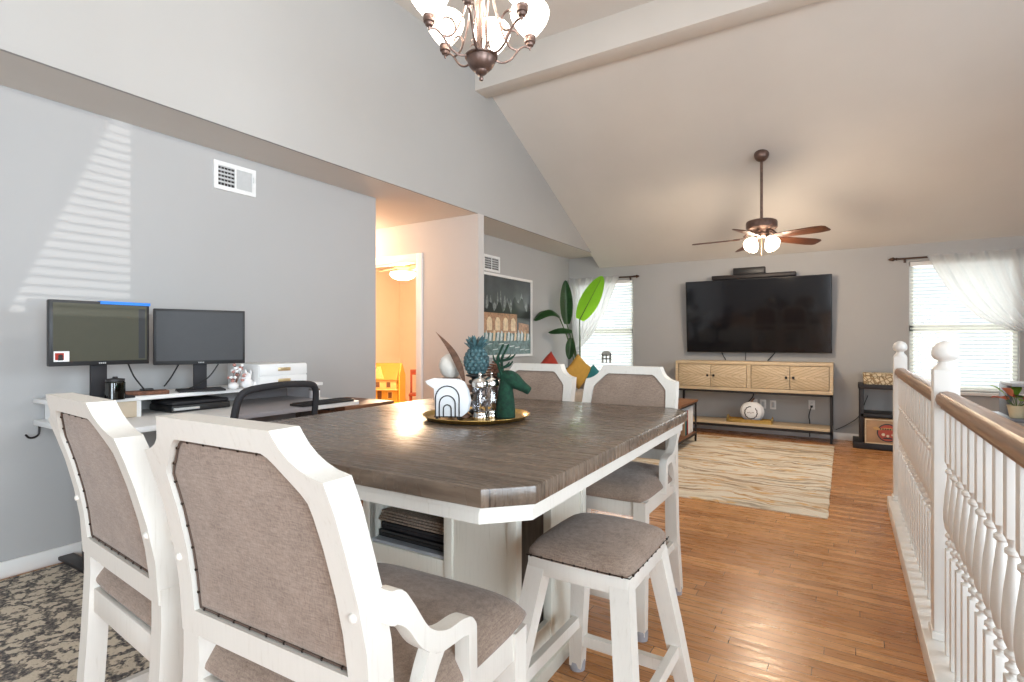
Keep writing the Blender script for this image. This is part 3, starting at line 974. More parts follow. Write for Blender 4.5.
def make_chair(label):
    t = thing('counter_chair', label, 'chair', (0, 0, 0), 0, 'chairs around the dining table')
    PD = .052
    # back frame: ring of posts, crest with cut corners and lower rail
    half_out = [(.0, 1.06), (.09, 1.06), (.166, 1.06), (.170, 1.050), (.178, 1.034), (.190, 1.018), (.206, 1.006), (.226, .997), (.254, .991), (.254, .94), (.2495, .88), (.248, .80), (.246, .72), (.245, .628)]
    half_in = [(.0, 1.022), (.07, 1.022), (.125, 1.022), (.138, 1.016), (.150, 1.006), (.162, .994), (.176, .980), (.190, .966), (.200, .952), (.2015, .93), (.2015, .88), (.2015, .80), (.2015, .74), (.2015, .674)]
    zt = lambda q: q if q < .7 else .7 + (q - .7) * .983
    xt = lambda x, q: x * (1 - .115 * max(0, q - .7) / .36)
    half_out = [(xt(x, z), zt(z)) for x, z in half_out]; half_in = [(xt(x, z), zt(z)) for x, z in half_in]
    outer = half_out + [(.12, .628), (0, .628)] + [(-.12, .628)] + [(-x, z) for x, z in reversed(half_out)][:-1]
    inner = half_in + [(.12, .674), (0, .674)] + [(-.12, .674)] + [(-x, z) for x, z in reversed(half_in)][:-1]
    m = MB()
    m.ring(outer, inner, lambda p: Vector((p[0], ys(p[1]), p[1])), lambda p: Vector((p[0], ys(p[1]) + PD, p[1])))
    m.build('back_frame', M['chair'], t, 40)
    # upholstered panel inside the frame
    n = 14
    ins = half_in + [(.12, .674), (0, .674), (-.12, .674)] + [(-x, z) for x, z in reversed(half_in)][:-1]
    m = MB()
    cz = .85
    for side in (0, 1):
        rings = []
        for sc, bulge in ((1.0, 0.0), (.93, .006), (.80, .011), (.55, .014), (.28, .0155)):
            ring = []
            for x, z in ins:
                zz_ = cz + (z - cz) * sc
                yy = ys(zz_) + (.012 - bulge * .5 if side == 0 else PD - .012 + bulge)
                ring.append(m.bm.verts.new((x * sc, yy, zz_)))
            rings.append(ring)
        k = len(ins)
        for A, B in zip(rings, rings[1:]):
            for i in range(k):
                m.bm.faces.new([A[i], A[(i + 1) % k], B[(i + 1) % k], B[i]])
        m.bm.faces.new(rings[-1])
    m.build('back_cushion', M['fabric'], t, 60)
    # welt and nailheads along the panel edge, rear
    m = MB()
    loop = [Vector((x * .972, ys(cz + (z - cz) * .975) + .009, cz + (z - cz) * .975)) for x, z in ins]
    m.tube(loop, .0022, 6, closed=True)
    per = []
    for i in range(len(loop)):
        a, b = loop[i], loop[(i + 1) % len(loop)]
        per.append((a, b, (b - a).length))
    tot = sum(p[2] for p in per)
    cnt = int(tot / .045)
    m.mi = 1
    for k in range(cnt):
        d = tot * k / cnt
        for a, b, L in per:
            if d <= L:
                p = a.lerp(b, d / L if L else 0)
                m.ball(p + Vector((0, -.0012, 0)), .0030, 6, 5)
                break
            d -= L
    m.build('nailhead_trim', [M['welt'], M['nail']], t, 60)
    # legs
    for sx_ in (-1, 1):
        path = [Vector((sx_ * (.2225 + (.012 if z < .3 else 0.0) * (1 - z / .3 if z < .3 else 0)), ys(z) + PD / 2, z)) for z in (0.02, .1, .2, .3, .4, .5, .58, .66)]
        m = MB(); m.tube(path, [.0235, .0235, .0232, .023, .0228, .0225, .022, .0215], sq=(1, 1.15))
        m.build('rear_leg', M['chair'], t, 40)
        m = MB(); m.tube([(sx_ * .222, .240, .02), (sx_ * .222, .240, .30), (sx_ * .222, .240, .545)], [.020, .023, .025], sq=(1, 1))
        m.build('front_leg', M['chair'], t, 40)
        m = MB(); m.lathe([(.026, 0), (.027, .03), (.025, .036)], (sx_ * .222, .240, 0), 14)
        m.build('foot_cap', M['cap'], t)
        m = MB(); m.lathe([(.027, 0), (.028, .03), (.026, .036)], (sx_ * .2345, ys(0.02) + PD / 2, 0), 14)
        m.build('foot_cap', M['cap'], t)
        m = MB(); m.ball((sx_ * .226, ys(.775) - .001, .775), (.008, .006, .008), 12, 8)
        m.build('screw_cap', M['chair'], t)
        # low scrolled arm
        topc = smooth_path([(0, -.190, .806), (0, -.165, .799), (0, -.138, .765), (0, -.100, .711), (0, -.055, .686), (0, -.005, .682), (0, .026, .672), (0, .040, .65)], 4)
        botc = smooth_path([(0, .014, .645), (0, -.004, .650), (0, -.040, .652), (0, -.080, .658), (0, -.122, .690), (0, -.153, .732), (0, -.178, .752), (0, -.190, .754)], 4)
        x0, x1 = sorted((sx_ * .232, sx_ * .264))
        m = MB()
        m.prism([(p.y, p.z) for p in topc] + [(.042, .53), (.014, .53)] + [(p.y, p.z) for p in botc], 'x', x0, x1, bev=.003)
        arc = smooth_path([(0, -.035, .672), (0, -.075, .625), (0, -.098, .575), (0, -.105, .53)], 5)
        arc2 = smooth_path([(0, -.135, .53), (0, -.130, .585), (0, -.112, .640), (0, -.085, .685)], 5)
        m.prism([(p.y, p.z) for p in arc] + [(p.y, p.z) for p in arc2], 'x', x0 + .004, x1 - .004, bev=.002)
        m.build('arm_scroll', M['chair'], t, 40)
    # seat frame: rails
    m = MB()
    m.box(-.235, .235, .225, .257, .484, .548, .003)
    m.box(-.235, .235, -.205, -.175, .478, .540, .003)
    for sx_ in (-1, 1):
        x0, x1 = sorted((sx_ * .205, sx_ * .240))
        m.box(x0, x1, -.19, .240, .484, .548, .003)
    m.build('seat_frame', M['chair'], t)
    # seat cushion: puffed rounded box
    m = MB()

    def seat(u, v):
        a, b = 2 * u - 1, 2 * v - 1
        k = (1 - abs(a) ** 5) * (1 - abs(b) ** 5)
        rc_ = 1 - .05 * abs(a * b) ** 5
        return Vector((a * .254 * (1 - .02 * (1 - k)) * rc_, .044 + b * .252 * (1 - .02 * (1 - k)) * rc_, .566 + .045 * max(0, k) ** .45 + .012 * (1 - a * a) * (1 - b * b)))
    m.grid(seat, 22, 22)
    m.grid(lambda u, v: Vector((((2 * u - 1) * .222), .040 + (2 * v - 1) * .216, .547)), 1, 1)
    # side skirt
    N_ = 22
    edge_top = [seat(i / N_, 0) for i in range(N_)] + [seat(1, i / N_) for i in range(N_)] + [seat(1 - i / N_, 1) for i in range(N_)] + [seat(0, 1 - i / N_) for i in range(N_)]
    rings = []
    for z, s_ in ((.566, 1.0), (.558, 1.008), (.551, .99), (.547, .965)):
        rings.append([m.bm.verts.new((p.x * s_, .040 + (p.y - .040) * s_, z)) for p in edge_top])
    for A, B in zip(rings, rings[1:]):
        for i in range(len(A)):
            m.bm.faces.new([A[i], A[(i + 1) % len(A)], B[(i + 1) % len(A)], B[i]])
    m.build('seat', M['fabric'], t, 60, weld=True)
    # stretchers
    m = MB(); m.box(-.205, .205, .231, .249, .125, .160, .003); m.build('front_stretcher', M['chair'], t)
    m = MB(); m.box(-.205, .205, ys(.2) + .016, ys(.2) + .034, .185, .220, .003); m.build('rear_stretcher', M['chair'], t)
    for sx_ in (-1, 1):
        m = MB(); m.tube([(sx_ * .224, .225, .235), (sx_ * .226, ys(.235) + .03, .235)], .017, sq=(.55, 1)); m.build('side_stretcher', M['chair'], t)
    return t


chair = make_chair('upholstered counter chair seen from behind, nearest the camera, scrolled arm showing')
chair.location = (-.847, .764, 0); chair.rotation_euler = (0, 0, math.radians(2.2))
dup(chair, (-1.442, 0.793, 0), math.radians(-4.75), 'upholstered counter chair seen from behind, left of the nearest one, by the desk')
dup(chair, (-.915, 2.315, 0), PI, 'upholstered counter chair facing us across the table, beside the living-room rug')
dup(chair, (-1.455, 2.32, 0), PI, 'upholstered counter chair facing us across the table, directly behind the green deer')

# ================================================================== STOOL
st = thing('counter_stool', 'backless counter stool with taupe cushion tucked at the table side', 'stool', (-.63, 1.505, 0))
m = MB()
m.box(-.150, .150, -.172, .172, .515, .565, .004)
m.build('seat_frame', M['chair'], st)
m = MB()


def sseat(u, v):
    a, b = 2 * u - 1, 2 * v - 1
    k = (1 - abs(a) ** 6) * (1 - abs(b) ** 6)
    rc_ = 1 - .07 * abs(a * b) ** 5
    return Vector((a * .158 * rc_, b * .180 * rc_, .582 + .026 * max(0, k) ** .5 + .026 * (1 - a * a) * (1 - b * b)))


m.grid(sseat, 20, 20)
N_ = 20
et = [sseat(i / N_, 0) for i in range(N_)] + [sseat(1, i / N_) for i in range(N_)] + [sseat(1 - i / N_, 1) for i in range(N_)] + [sseat(0, 1 - i / N_) for i in range(N_)]
rings = [[m.bm.verts.new((p.x * s_, p.y * s_, z)) for p in et] for z, s_ in ((.582, 1.0), (.573, 1.006), (.565, .985))]
for A, B in zip(rings, rings[1:]):
    for i in range(len(A)):
        m.bm.faces.new([A[i], A[(i + 1) % len(A)], B[(i + 1) % len(A)], B[i]])
m.bm.faces.new(rings[-1])
m.build('cushion', M['fabric'], st, 60, weld=True)
m = MB()
m.tube([(-.150, -.180, .5705), (.158, -.180, .5705), (.158, .172, .5705)], .0016, 6)
for k in range(9):
    m.ball((-.135 + .034 * k, -.180, .5705), .0038, 6, 5)
    m.ball((.158, -.155 + .038 * k, .5705), .0038, 6, 5)
m.build('nailhead_trim', M['nail'], st)
for sx_ in (-1, 1):
    for sy in (-1, 1):
        m = MB(); m.tube([(sx_ * .196, sy * .262, .02), (sx_ * .160, sy * .205, .28), (sx_ * .124, sy * .145, .535)], [.0225, .025, .0265], sq=(1, 1))
        m.build('leg', M['chair'], st, 40)
        m = MB(); m.lathe([(.027, 0), (.029, .03), (.027, .038)], (sx_ * .197, sy * .264, 0), 14); m.build('foot_cap', M['cap'], st)
for sx_ in (-1, 1):
    m = MB(); m.tube([(sx_ * .170, -.222, .205), (sx_ * .170, .222, .205)], .019, sq=(.6, 1)); m.build('stretcher', M['chair'], st)
for sy in (-1, 1):
    m = MB(); m.tube([(-.180, sy * .240, .125), (.180, sy * .240, .125)], .019, sq=(.6, 1)); m.build('stretcher', M['chair'], st)

# ================================================================== TABLE CENTREPIECE
trx, try_ = -1.245, 1.727
tr = MB()
tr.lathe([(.0, TZ + .0005), (.172, TZ + .0005), (.194, TZ + .004), (.206, TZ + .016), (.210, TZ + .0185), (.212, TZ + .0175)], (trx, try_, 0), 56, cap=False)
o = tr.build('serving_tray', M['gold'])
md = o.modifiers.new('thickness', 'SOLIDIFY'); md.thickness = .0016; md.offset = 1
tag(o, 'round brushed gold tray in the middle of the dining table', 'tray')
TT = TZ + .0030

# napkin holder: faces camera
nh = thing('napkin_holder', 'black wire napkin holder with rainbow arches on the gold tray', 'napkin holder', (-1.308, 1.632, TT), math.radians(26))
for sy in (-1, 1):
    m = MB()
    for rr_, hgt in ((.046, .130), (.031, .093), (.015, .058)):
        pts = [(-rr_, sy * .026, .012), (-rr_, sy * .026, hgt - rr_)] + [(-rr_ * math.cos(a), sy * .026, hgt - rr_ + rr_ * math.sin(a)) for a in [PI * k / 12 for k in range(1, 12)]] + [(rr_, sy * .026, hgt - rr_), (rr_, sy * .026, .012)]
        m.tube(pts, .0024, 6)
    m.tube([(-.052, sy * .026, .012), (.052, sy * .026, .012)], .0024, 6)
    m.build('wire_arch', M['blackmetal'], nh)
m = MB(); m.box(-.052, .052, -.026, .026, .0105, .0125)
for a in (-.042, .042):
    for b in (-.022, .022):
        m.ball((a, b, .006), .006, 10, 8)
m.build('base', M['blackmetal'], nh)
for k in range(7):
    y = -.021 + .007 * k
    d = random.uniform(-.004, .004)
    m = MB()
    m.prism([(-.048, .0135), (.056, .0135), (.076, .03), (.084, .075 + d), (.076, .11), (.060, .145 + d), (.035, .155), (-.03, .156 + d), (-.062, .157), (-.086 + d, .148), (-.080, .136), (-.052, .120)], 'y', y - .0028, y + .0028, bev=.0008)
    o = tag(m.build('paper_napkin', M['paper']), 'white paper napkin in the stack held by the wire arch holder', 'napkin', 'napkins in the wire holder')
    o.location = nh.location; o.rotation_euler = nh.rotation_euler


def mill(x, y, label, k):
    t = thing('pepper_mill', label, 'mill', (x, y, TT), k, 'mills on the gold tray')
    m = MB()
    m.lathe([(.030, 0), (.031, .006), (.029, .016), (.026, .022), (.0265, .028)], seg=24); m.build('base', M['silver'], t)
    m = MB()
    prof = [(.026, .028), (.030, .045), (.032, .062), (.029, .080), (.0255, .096), (.0275, .112), (.028, .122)]
    rings = []
    for r, z in prof:
        rings.append([m.bm.verts.new((r * (1 + .045 * math.cos(9 * a)) * math.cos(a), r * (1 + .045 * math.cos(9 * a)) * math.sin(a), z)) for a in [2 * PI * q / 54 for q in range(54)]])
    for A, B in zip(rings, rings[1:]):
        for q in range(54):
            m.bm.faces.new([A[q], A[(q + 1) % 54], B[(q + 1) % 54], B[q]])
    m.build('acrylic_body', M['acrylic'], t, 60)
    m = MB(); m.lathe([(.002, .024), (.005, .030), (.005, .110), (.002, .115)], seg=12); m.build('grinder_rod', M['silver'], t)
    m = MB()
    m.lathe([(.028, .122), (.032, .126), (.033, .140), (.029, .150), (.018, .158), (.008, .162), (.006, .166)], seg=24)
    m.ball((0, 0, .172), (.008, .008, .008), 12, 8)
    m.build('cap', M['silver'], t)


mill(-1.208, 1.700, 'clear acrylic mill with silver cap, beside the napkin holder', 0)
mill(-1.200, 1.768, 'clear acrylic mill with silver cap, beside the green deer', .3)

# deer head bust (faces camera-right)
dr = thing('deer_bust', 'dark green flocked deer head bust with antlers on the gold tray', 'figurine', (-1.140, 1.778, TT), math.radians(20))
m = MB()
m.lathe([(.001, 0), (.037, 0), (.038, .006), (.037, .04), (.033, .08), (.028, .115), (.025, .140), (.018, .158), (.002, .164)], seg=24)
hp = smooth_path([(-.022, 0, .158), (.002, 0, .162), (.026, 0, .152), (.050, 0, .135), (.072, 0, .121), (.090, 0, .110), (.097, 0, .106)], 4)
rad_ = [(0, .014), (.12, .024), (.26, .031), (.40, .030), (.55, .0235), (.70, .0185), (.85, .0172), (.93, .0165), (.97, .012), (1, .003)]


def radius_at(q):
    for (qa, ra), (qb, rb) in zip(rad_, rad_[1:]):
        if q <= qb:
            return ra + (rb - ra) * (q - qa) / (qb - qa)
    return .003


m.tube(hp, [radius_at(i / (len(hp) - 1)) for i in range(len(hp))], 14)
hd = m.build('head', M['green_velvet'], dr, 70)
rm = hd.modifiers.new('fuse', 'REMESH'); rm.mode = 'VOXEL'; rm.voxel_size = .003; rm.use_smooth_shade = True
sm_ = hd.modifiers.new('soften', 'SMOOTH'); sm_.iterations = 4
for sy in (-1, 1):
    m = MB(); m.ball((-.022, sy * .030, .168), (.006, .017, .010), 12, 8, Matrix.Rotation(sy * .5, 3, 'X')); m.build('ear', M['green_velvet'], dr)
    m = MB()
    m.tube(smooth_path([(-.008, sy * .010, .155), (-.020, sy * .022, .195), (-.024, sy * .038, .232), (-.010, sy * .046, .265), (.002, sy * .046, .290)], 4), [.006] * 10 + [.0045] * 6 + [.002], 8)
    m.tube(smooth_path([(-.019, sy * .022, .195), (.008, sy * .028, .205), (.022, sy * .032, .222)], 4), [.0045] * 6 + [.003] * 2 + [.0015], 8)
    m.tube(smooth_path([(-.022, sy * .036, .222), (.012, sy * .040, .232), (.030, sy * .044, .250)], 4), [.0045] * 6 + [.003] * 2 + [.0015], 8)
    m.tube(smooth_path([(-.021, sy * .030, .210), (-.036, sy * .040, .228), (-.040, sy * .046, .248)], 4), [.0042] * 6 + [.003] * 2 + [.0015], 8)
    m.build('antler', M['green_velvet'], dr)

# black vase behind holding the teal pineapple, leaf and cones
vs = thing('beaded_vase', 'dark beaded candle vase behind the clear mills on the tray', 'vase', (-1.272, 1.765, TT))
m = MB()
pr = []
for k in range(5):
    z = .018 + .030 * k
    pr += [(.018, z - .014), (.030, z - .006), (.033, z), (.030, z + .006), (.018, z + .013)]
m.lathe([(.034, 0), (.036, .003)] + pr + [(.03, .156), (.045, .162), (.045, .166)], seg=20)
m.build('vase_body', M['black'], vs)
pa = thing('pineapple_ornament', 'teal leafy pineapple ornament behind the mills', 'ornament', (-1.272, 1.765, TT + .167))
pa.scale = (.9, .9, .95)
m = MB()
m.ball((0, 0, .055), (.050, .050, .056), 20, 14)
for row in range(7):
    zz_ = .012 + .0145 * row
    R_ = .050 * math.sqrt(max(.05, 1 - ((zz_ - .055) / .058) ** 2))
    n = 12
    for k in range(n):
        a = 2 * PI * (k + .5 * (row % 2)) / n
        m.ball((R_ * math.cos(a), R_ * math.sin(a), zz_), (.010, .010, .011), 8, 6)
m.build('fruit_body', M['teal_leaf'], pa)
m = MB()
for row, (n, L, tilt) in enumerate(((9, .05, .75), (8, .058, .45), (6, .065, .2), (3, .068, .05))):
    for k in range(n):
        a = 2 * PI * (k + .4 * row) / n
        d = Vector((math.cos(a) * math.sin(tilt), math.sin(a) * math.sin(tilt), math.cos(tilt)))
        b0 = Vector((math.cos(a) * .014, math.sin(a) * .014, .100))
        m.tube([b0, b0 + d * L * .4, b0 + d * L * .8 + Vector((math.cos(a), math.sin(a), 0)) * .006, b0 + d * L + Vector((math.cos(a), math.sin(a), -.1)) * .012], [.008, .011, .007, .001], 6, sq=(1, .35))
m.build('leaf_crown', M['teal_leaf'], pa)

bw = thing('wooden_candle_stand', 'ribbed brown wooden stand behind the napkins carrying a white ball', 'stand', (-1.392, 1.752, TT))
m = MB(); m.lathe([(.036, 0), (.036, .01), (.014, .02), (.012, .10), (.020, .13), (.034, .140), (.036, .150)], seg=20); m.build('stand_body', M['feather'], bw)
m = MB(); m.lathe([(.002, .1505), (.024, .152), (.042, .168), (.050, .192), (.050, .208), (.040, .232), (.021, .246), (.002, .250)], (-1.392, 1.752, TT), 20)
for k in range(16):
    pass
tag(m.build('decorative_ball', M['gourd']), 'white textured ball on the brown stand behind the napkins', 'ornament')
m = MB()


def lf(u, v):
    w_ = .019 * math.sin(PI * min(1, u * 1.02)) ** .8 * (1 - .55 * u)
    p = Vector((0, 0, 0)).lerp(Vector((-.128, -.03, .212)), u) + Vector((.02, 0, .012)) * math.sin(PI * u)
    return p + Vector((.6, .75, .35)).normalized() * (v - .5) * 2 * w_ + Vector((0, -.004, 0)) * abs(v - .5)


m.grid(lf, 16, 4, .0012)
o = m.build('dried_leaf', M['feather']); o.location = (-1.29, 1.715, TT + .128)
tag(o, 'long pointed brown dried leaf rising behind the napkins', 'leaf')
bk = thing('brown_bowl', 'small brown ribbed bowl behind the mills holding the leaf', 'bowl', (-1.284, 1.700, TT))
m = MB(); m.lathe([(.022, 0), (.024, .01), (.012, .02), (.012, .09), (.030, .105), (.034, .118), (.031, .128), (.0, .126)], seg=20); m.build('bowl_body', M['feather'], bk)


def pine_cone(x, y, z, label, r=.024, h=.055):
    m = MB()
    for row in range(8):
        u = row / 7
        R_ = r * math.sin(PI * (.18 + .78 * u)) + .003
        for k in range(9):
            a = 2 * PI * (k + .5 * (row % 2)) / 9
            m.ball((R_ * math.cos(a), R_ * math.sin(a), h * u + .004), (.0085, .0085, .0042), 8, 5)
    m.lathe([(.006, 0), (r * .8, h * .3), (r * .5, h * .8), (.002, h)], seg=10)
    o = m.build('pine_cone', M['cone']); o.location = (x, y, z)
    return tag(o, label, 'pine cone')


cp = thing('candle_pillar', 'slim dark pillar between the mills and the deer carrying a pine cone', 'pillar', (-1.205, 1.80, TT))
m = MB(); m.lathe([(.026, 0), (.026, .008), (.012, .016), (.012, .12), (.024, .132), (.024, .138)], seg=18); m.build('pillar_body', M['cone'], cp)
pine_cone(-1.205, 1.80, TT + .1385, 'brown pine cone between the teal pineapple and the green antlers', .026, .075)

# ================================================================== CHANDELIER
chx, chy = -1.185, 1.675
cd = thing('chandelier', 'bronze six-arm chandelier with lit bell shades above the table', 'chandelier', (chx, chy, 0))
m = MB()
m.lathe([(.002, 2.172), (.007, 2.174), (.009, 2.180), (.006, 2.186), (.006, 2.193), (.016, 2.197), (.022, 2.203), (.024, 2.209), (.034, 2.215), (.044, 2.225), (.051, 2.237), (.0545, 2.250), (.0555, 2.256), (.062, 2.259), (.063, 2.264), (.056, 2.267), (.020, 2.269)], seg=36)
m.build('bowl', M['bronze'], cd)
m = MB()
for k in range(3):
    a = 2 * PI * k / 3 + .4
    m.tube(smooth_path([(.018 * math.cos(a), .018 * math.sin(a), 2.27), (.022 * math.cos(a), .022 * math.sin(a), 2.40), (.030 * math.cos(a), .030 * math.sin(a), 2.55), (.012 * math.cos(a), .012 * math.sin(a), 2.72)], 6), .0042, 8)
m.tube([(0, 0, 2.27), (0, 0, 2.74)], .006, 10)
m.lathe([(.004, 2.70), (.024, 2.715), (.028, 2.73), (.014, 2.75), (.004, 2.76)], seg=18)
m.build('stem', M['bronze'], cd)
m = MB()
z = 2.755
i = 0
while z < 3.90:
    pts = []
    for k in range(12):
        a = 2 * PI * k / 12
        u, v = .008 * math.cos(a), .018 * math.sin(a)
        pts.append((u if i % 2 else 0, 0 if i % 2 else u, z + .015 + v))
    m.tube(pts, .0022, 5, closed=True)
    z += .029; i += 1
m.build('chain', M['bronze'], cd)
m = MB(); m.lathe([(.062, ZC), (.062, ZC - .012), (.040, ZC - .030), (.012, ZC - .045), (.004, ZC - .05)], seg=24); m.build('canopy', M['bronze'], cd)
m = MB()
for k in range(6):
    a = 2 * PI * k / 6 + .2
    e = Vector((math.cos(a), math.sin(a), 0))
    m.tube(smooth_path([e * .012 + Vector((0, 0, 2.28)), e * .020 + Vector((0, 0, 2.305)), e * .036 + Vector((0, 0, 2.318)), e * .048 + Vector((0, 0, 2.308))], 4), [.0035] * 9 + [.002] * 4, 6)
m.build('leaf_scrolls', M['bronze'], cd)
for k in range(6):
    a = math.radians(-68 + 60 * k)
    e = Vector((math.cos(a), math.sin(a), 0))
    Z = lambda r, z: e * r + Vector((0, 0, z))
    m = MB()
    m.tube(smooth_path([Z(.050, 2.262), Z(.085, 2.256), Z(.120, 2.275), Z(.150, 2.315), Z(.175, 2.335), Z(.200, 2.335)], 6), .0042, 8)
    m.tube(smooth_path([Z(.150, 2.315), Z(.118, 2.322), Z(.100, 2.350), Z(.112, 2.382), Z(.138, 2.388), Z(.150, 2.375)], 6), [.004] * 25 + [.0032] * 6, 8)
    m.tube(smooth_path([Z(.145, 2.312), Z(.110, 2.330), Z(.082, 2.38), Z(.058, 2.46), Z(.036, 2.56), Z(.016, 2.70)], 6), .0034, 8)
    arm = m.build('arm', M['bronze'], cd)
    m = MB()
    c0 = e * .200
    m.lathe([(.003, 2.326), (.006, 2.338), (.014, 2.343), (.016, 2.352), (.021, 2.355), (.023, 2.366), (.021, 2.372), (.0225, 2.375), (.023, 2.380)], (c0.x, c0.y, 0), 18)
    m.build('socket', M['bronze'], arm)
    m = MB()
    m.lathe([(.022, 2.378), (.032, 2.390), (.050, 2.412), (.066, 2.436), (.075, 2.458), (.077, 2.474), (.073, 2.488), (.068, 2.494), (.070, 2.474), (.064, 2.446), (.048, 2.416), (.020, 2.384)], (c0.x, c0.y, 0), 28)
    m.build('glass_shade', M['lightglass'], arm)
    point_light('chandelier_bulb', (c0.x, c0.y, 2.53), 9.0, (1.0, 0.92, 0.83), .04, cd)

# ================================================================== CEILING FAN
fx, fy = -.735, 5.92
fan = thing('ceiling_fan', 'brown five-blade ceiling fan with lit glass shades on a downrod', 'ceiling fan', (fx, fy, 0))
zc = vz(5.92)
m = MB()
tilt = Matrix.Rotation(math.atan(SL) * -1, 3, 'X')
m.lathe([(.004, -.075), (.030, -.072), (.052, -.055), (.066, -.030), (.070, -.008), (.070, .006)], (0, 0, zc), 24, tilt)
m.build('canopy', M['bronze'], fan)
m = MB(); m.tube([(0, 0, 2.40), (0, 0, zc - .05)], .0135, 12); m.build('downrod', M['bronze'], fan)
m = MB()
m.lathe([(.016, 2.42), (.024, 2.405), (.12, 2.395), (.140, 2.384), (.146, 2.370), (.146, 2.318), (.134, 2.305), (.085, 2.295), (.07, 2.27), (.08, 2.255), (.065, 2.23), (.03, 2.218), (.002, 2.216)], seg=36)
m.build('motor_housing', M['bronze'], fan)
for k in range(5):
    a = math.radians(44 + 72 * k)
    R = Matrix.Rotation(a, 4, 'Z')
    pitch = Matrix.Translation((0, 0, 2.222)) @ Matrix.Rotation(math.radians(2.0), 4, 'Y') @ Matrix.Rotation(math.radians(-13), 4, 'X')
    m = MB()
    m.prism([(.20, -.050), (.24, -.060), (.56, -.072), (.64, -.066), (.665, -.045), (.665, .045), (.64, .066), (.56, .072), (.24, .060), (.20, .050)], 'z', -.004, .004, bev=.002, mat=R @ pitch)
    m.build('blade', M['bladewood'], fan)
    m = MB()
    m.prism([(.055, -.016), (.13, -.012), (.17, -.040), (.24, -.034), (.262, 0), (.24, .034), (.17, .040), (.13, .012), (.055, .016)], 'z', .0045, .0105, bev=.001, mat=R @ pitch)
    m.tube([(R @ Vector((q[0], 0, q[1]))) for q in ((.075, 2.296), (.12, 2.275), (.165, 2.232))], .012, 8)
    m.build('blade_iron', M['bronze'], fan)
for k in range(4):
    a = math.radians(32 + 20 + 90 * k)
    e = Vector((math.cos(a), math.sin(a), 0))
    m = MB()
    m.tube(smooth_path([e * .03 + Vector((0, 0, 2.228)), e * .065 + Vector((0, 0, 2.228)), e * .085 + Vector((0, 0, 2.212))], 4), .011, 10)
    d = (e * .62 + Vector((0, 0, -.78))).normalized()
    q = Vector((0, 0, -1)).rotation_difference(d).to_matrix()
    p0 = e * .080 + Vector((0, 0, 2.218))
    m.lathe([(.012, .0), (.024, -.006), (.026, -.020)], p0, 16, q)
    lk = m.build('light_arm', M['bronze'], fan)
    m = MB()
    m.lathe([(.024, -.016), (.040, -.032), (.060, -.064), (.069, -.092), (.068, -.114), (.053, -.128), (.025, -.135), (.002, -.136)], p0, 24, q)
    m.build('glass_shade', M['fanglass'], lk)
m = MB(); m.tube([(0, 0, 2.22), (0, 0, 2.05)], .0016, 6); m.ball((0, 0, 2.047), .006, 10, 8); m.build('pull_chain', M['brass'], fan)
point_light('fan_bulb', (0, 0, 2.05), 52, (1.0, 0.79, 0.58), .16, fan)

# ================================================================== TV WALL FURNITURE
tv = thing('television', 'large black wall-mounted flat television above the light wood console', 'television', (-1.0, 7.385, 1.5))
tv.rotation_euler = (math.radians(5.0), 0, 0)
m = MB(); m.box(-.845, .845, 0, .045, -.470, .472, .006); m.box(-.4, .4, .045, .062, -.25, .3, .004); m.build('casing', M['black'], tv)
m = MB(); m.box(-.836, .836, -.0022, .0, -.458, .463); m.build('screen', M['tvscreen'], tv)
m = MB(); m.box(-.20, .20, .062, .108, -.12, .12, .003); m.build('wall_bracket', M['blackmetal'], tv)
sb = thing('soundbar', 'long black soundbar mounted along the top edge of the television', 'soundbar', (-1.02, 7.38, 0))
m = MB(); m.box(-.49, .49, -.045, .035, 1.976, 2.028, .010); m.build('bar_body', M['mattblack'], sb)
m = MB(); m.box(-.48, .48, -.0475, -.044, 1.984, 2.020, .004); m.build('speaker_grille', M['blackmetal'], sb)
mc = thing('media_player_box', 'small black box with a glossy front sitting on top of the soundbar', 'box', (-1.06, 7.38, 0))
m = MB(); m.box(-.185, .185, -.04, .05, 2.0285, 2.112, .006); m.build('box_body', M['mattblack'], mc)
m = MB(); m.box(-.175, .175, -.0425, -.0395, 2.038, 2.103, .003); m.build('front_panel', M['black'], mc)

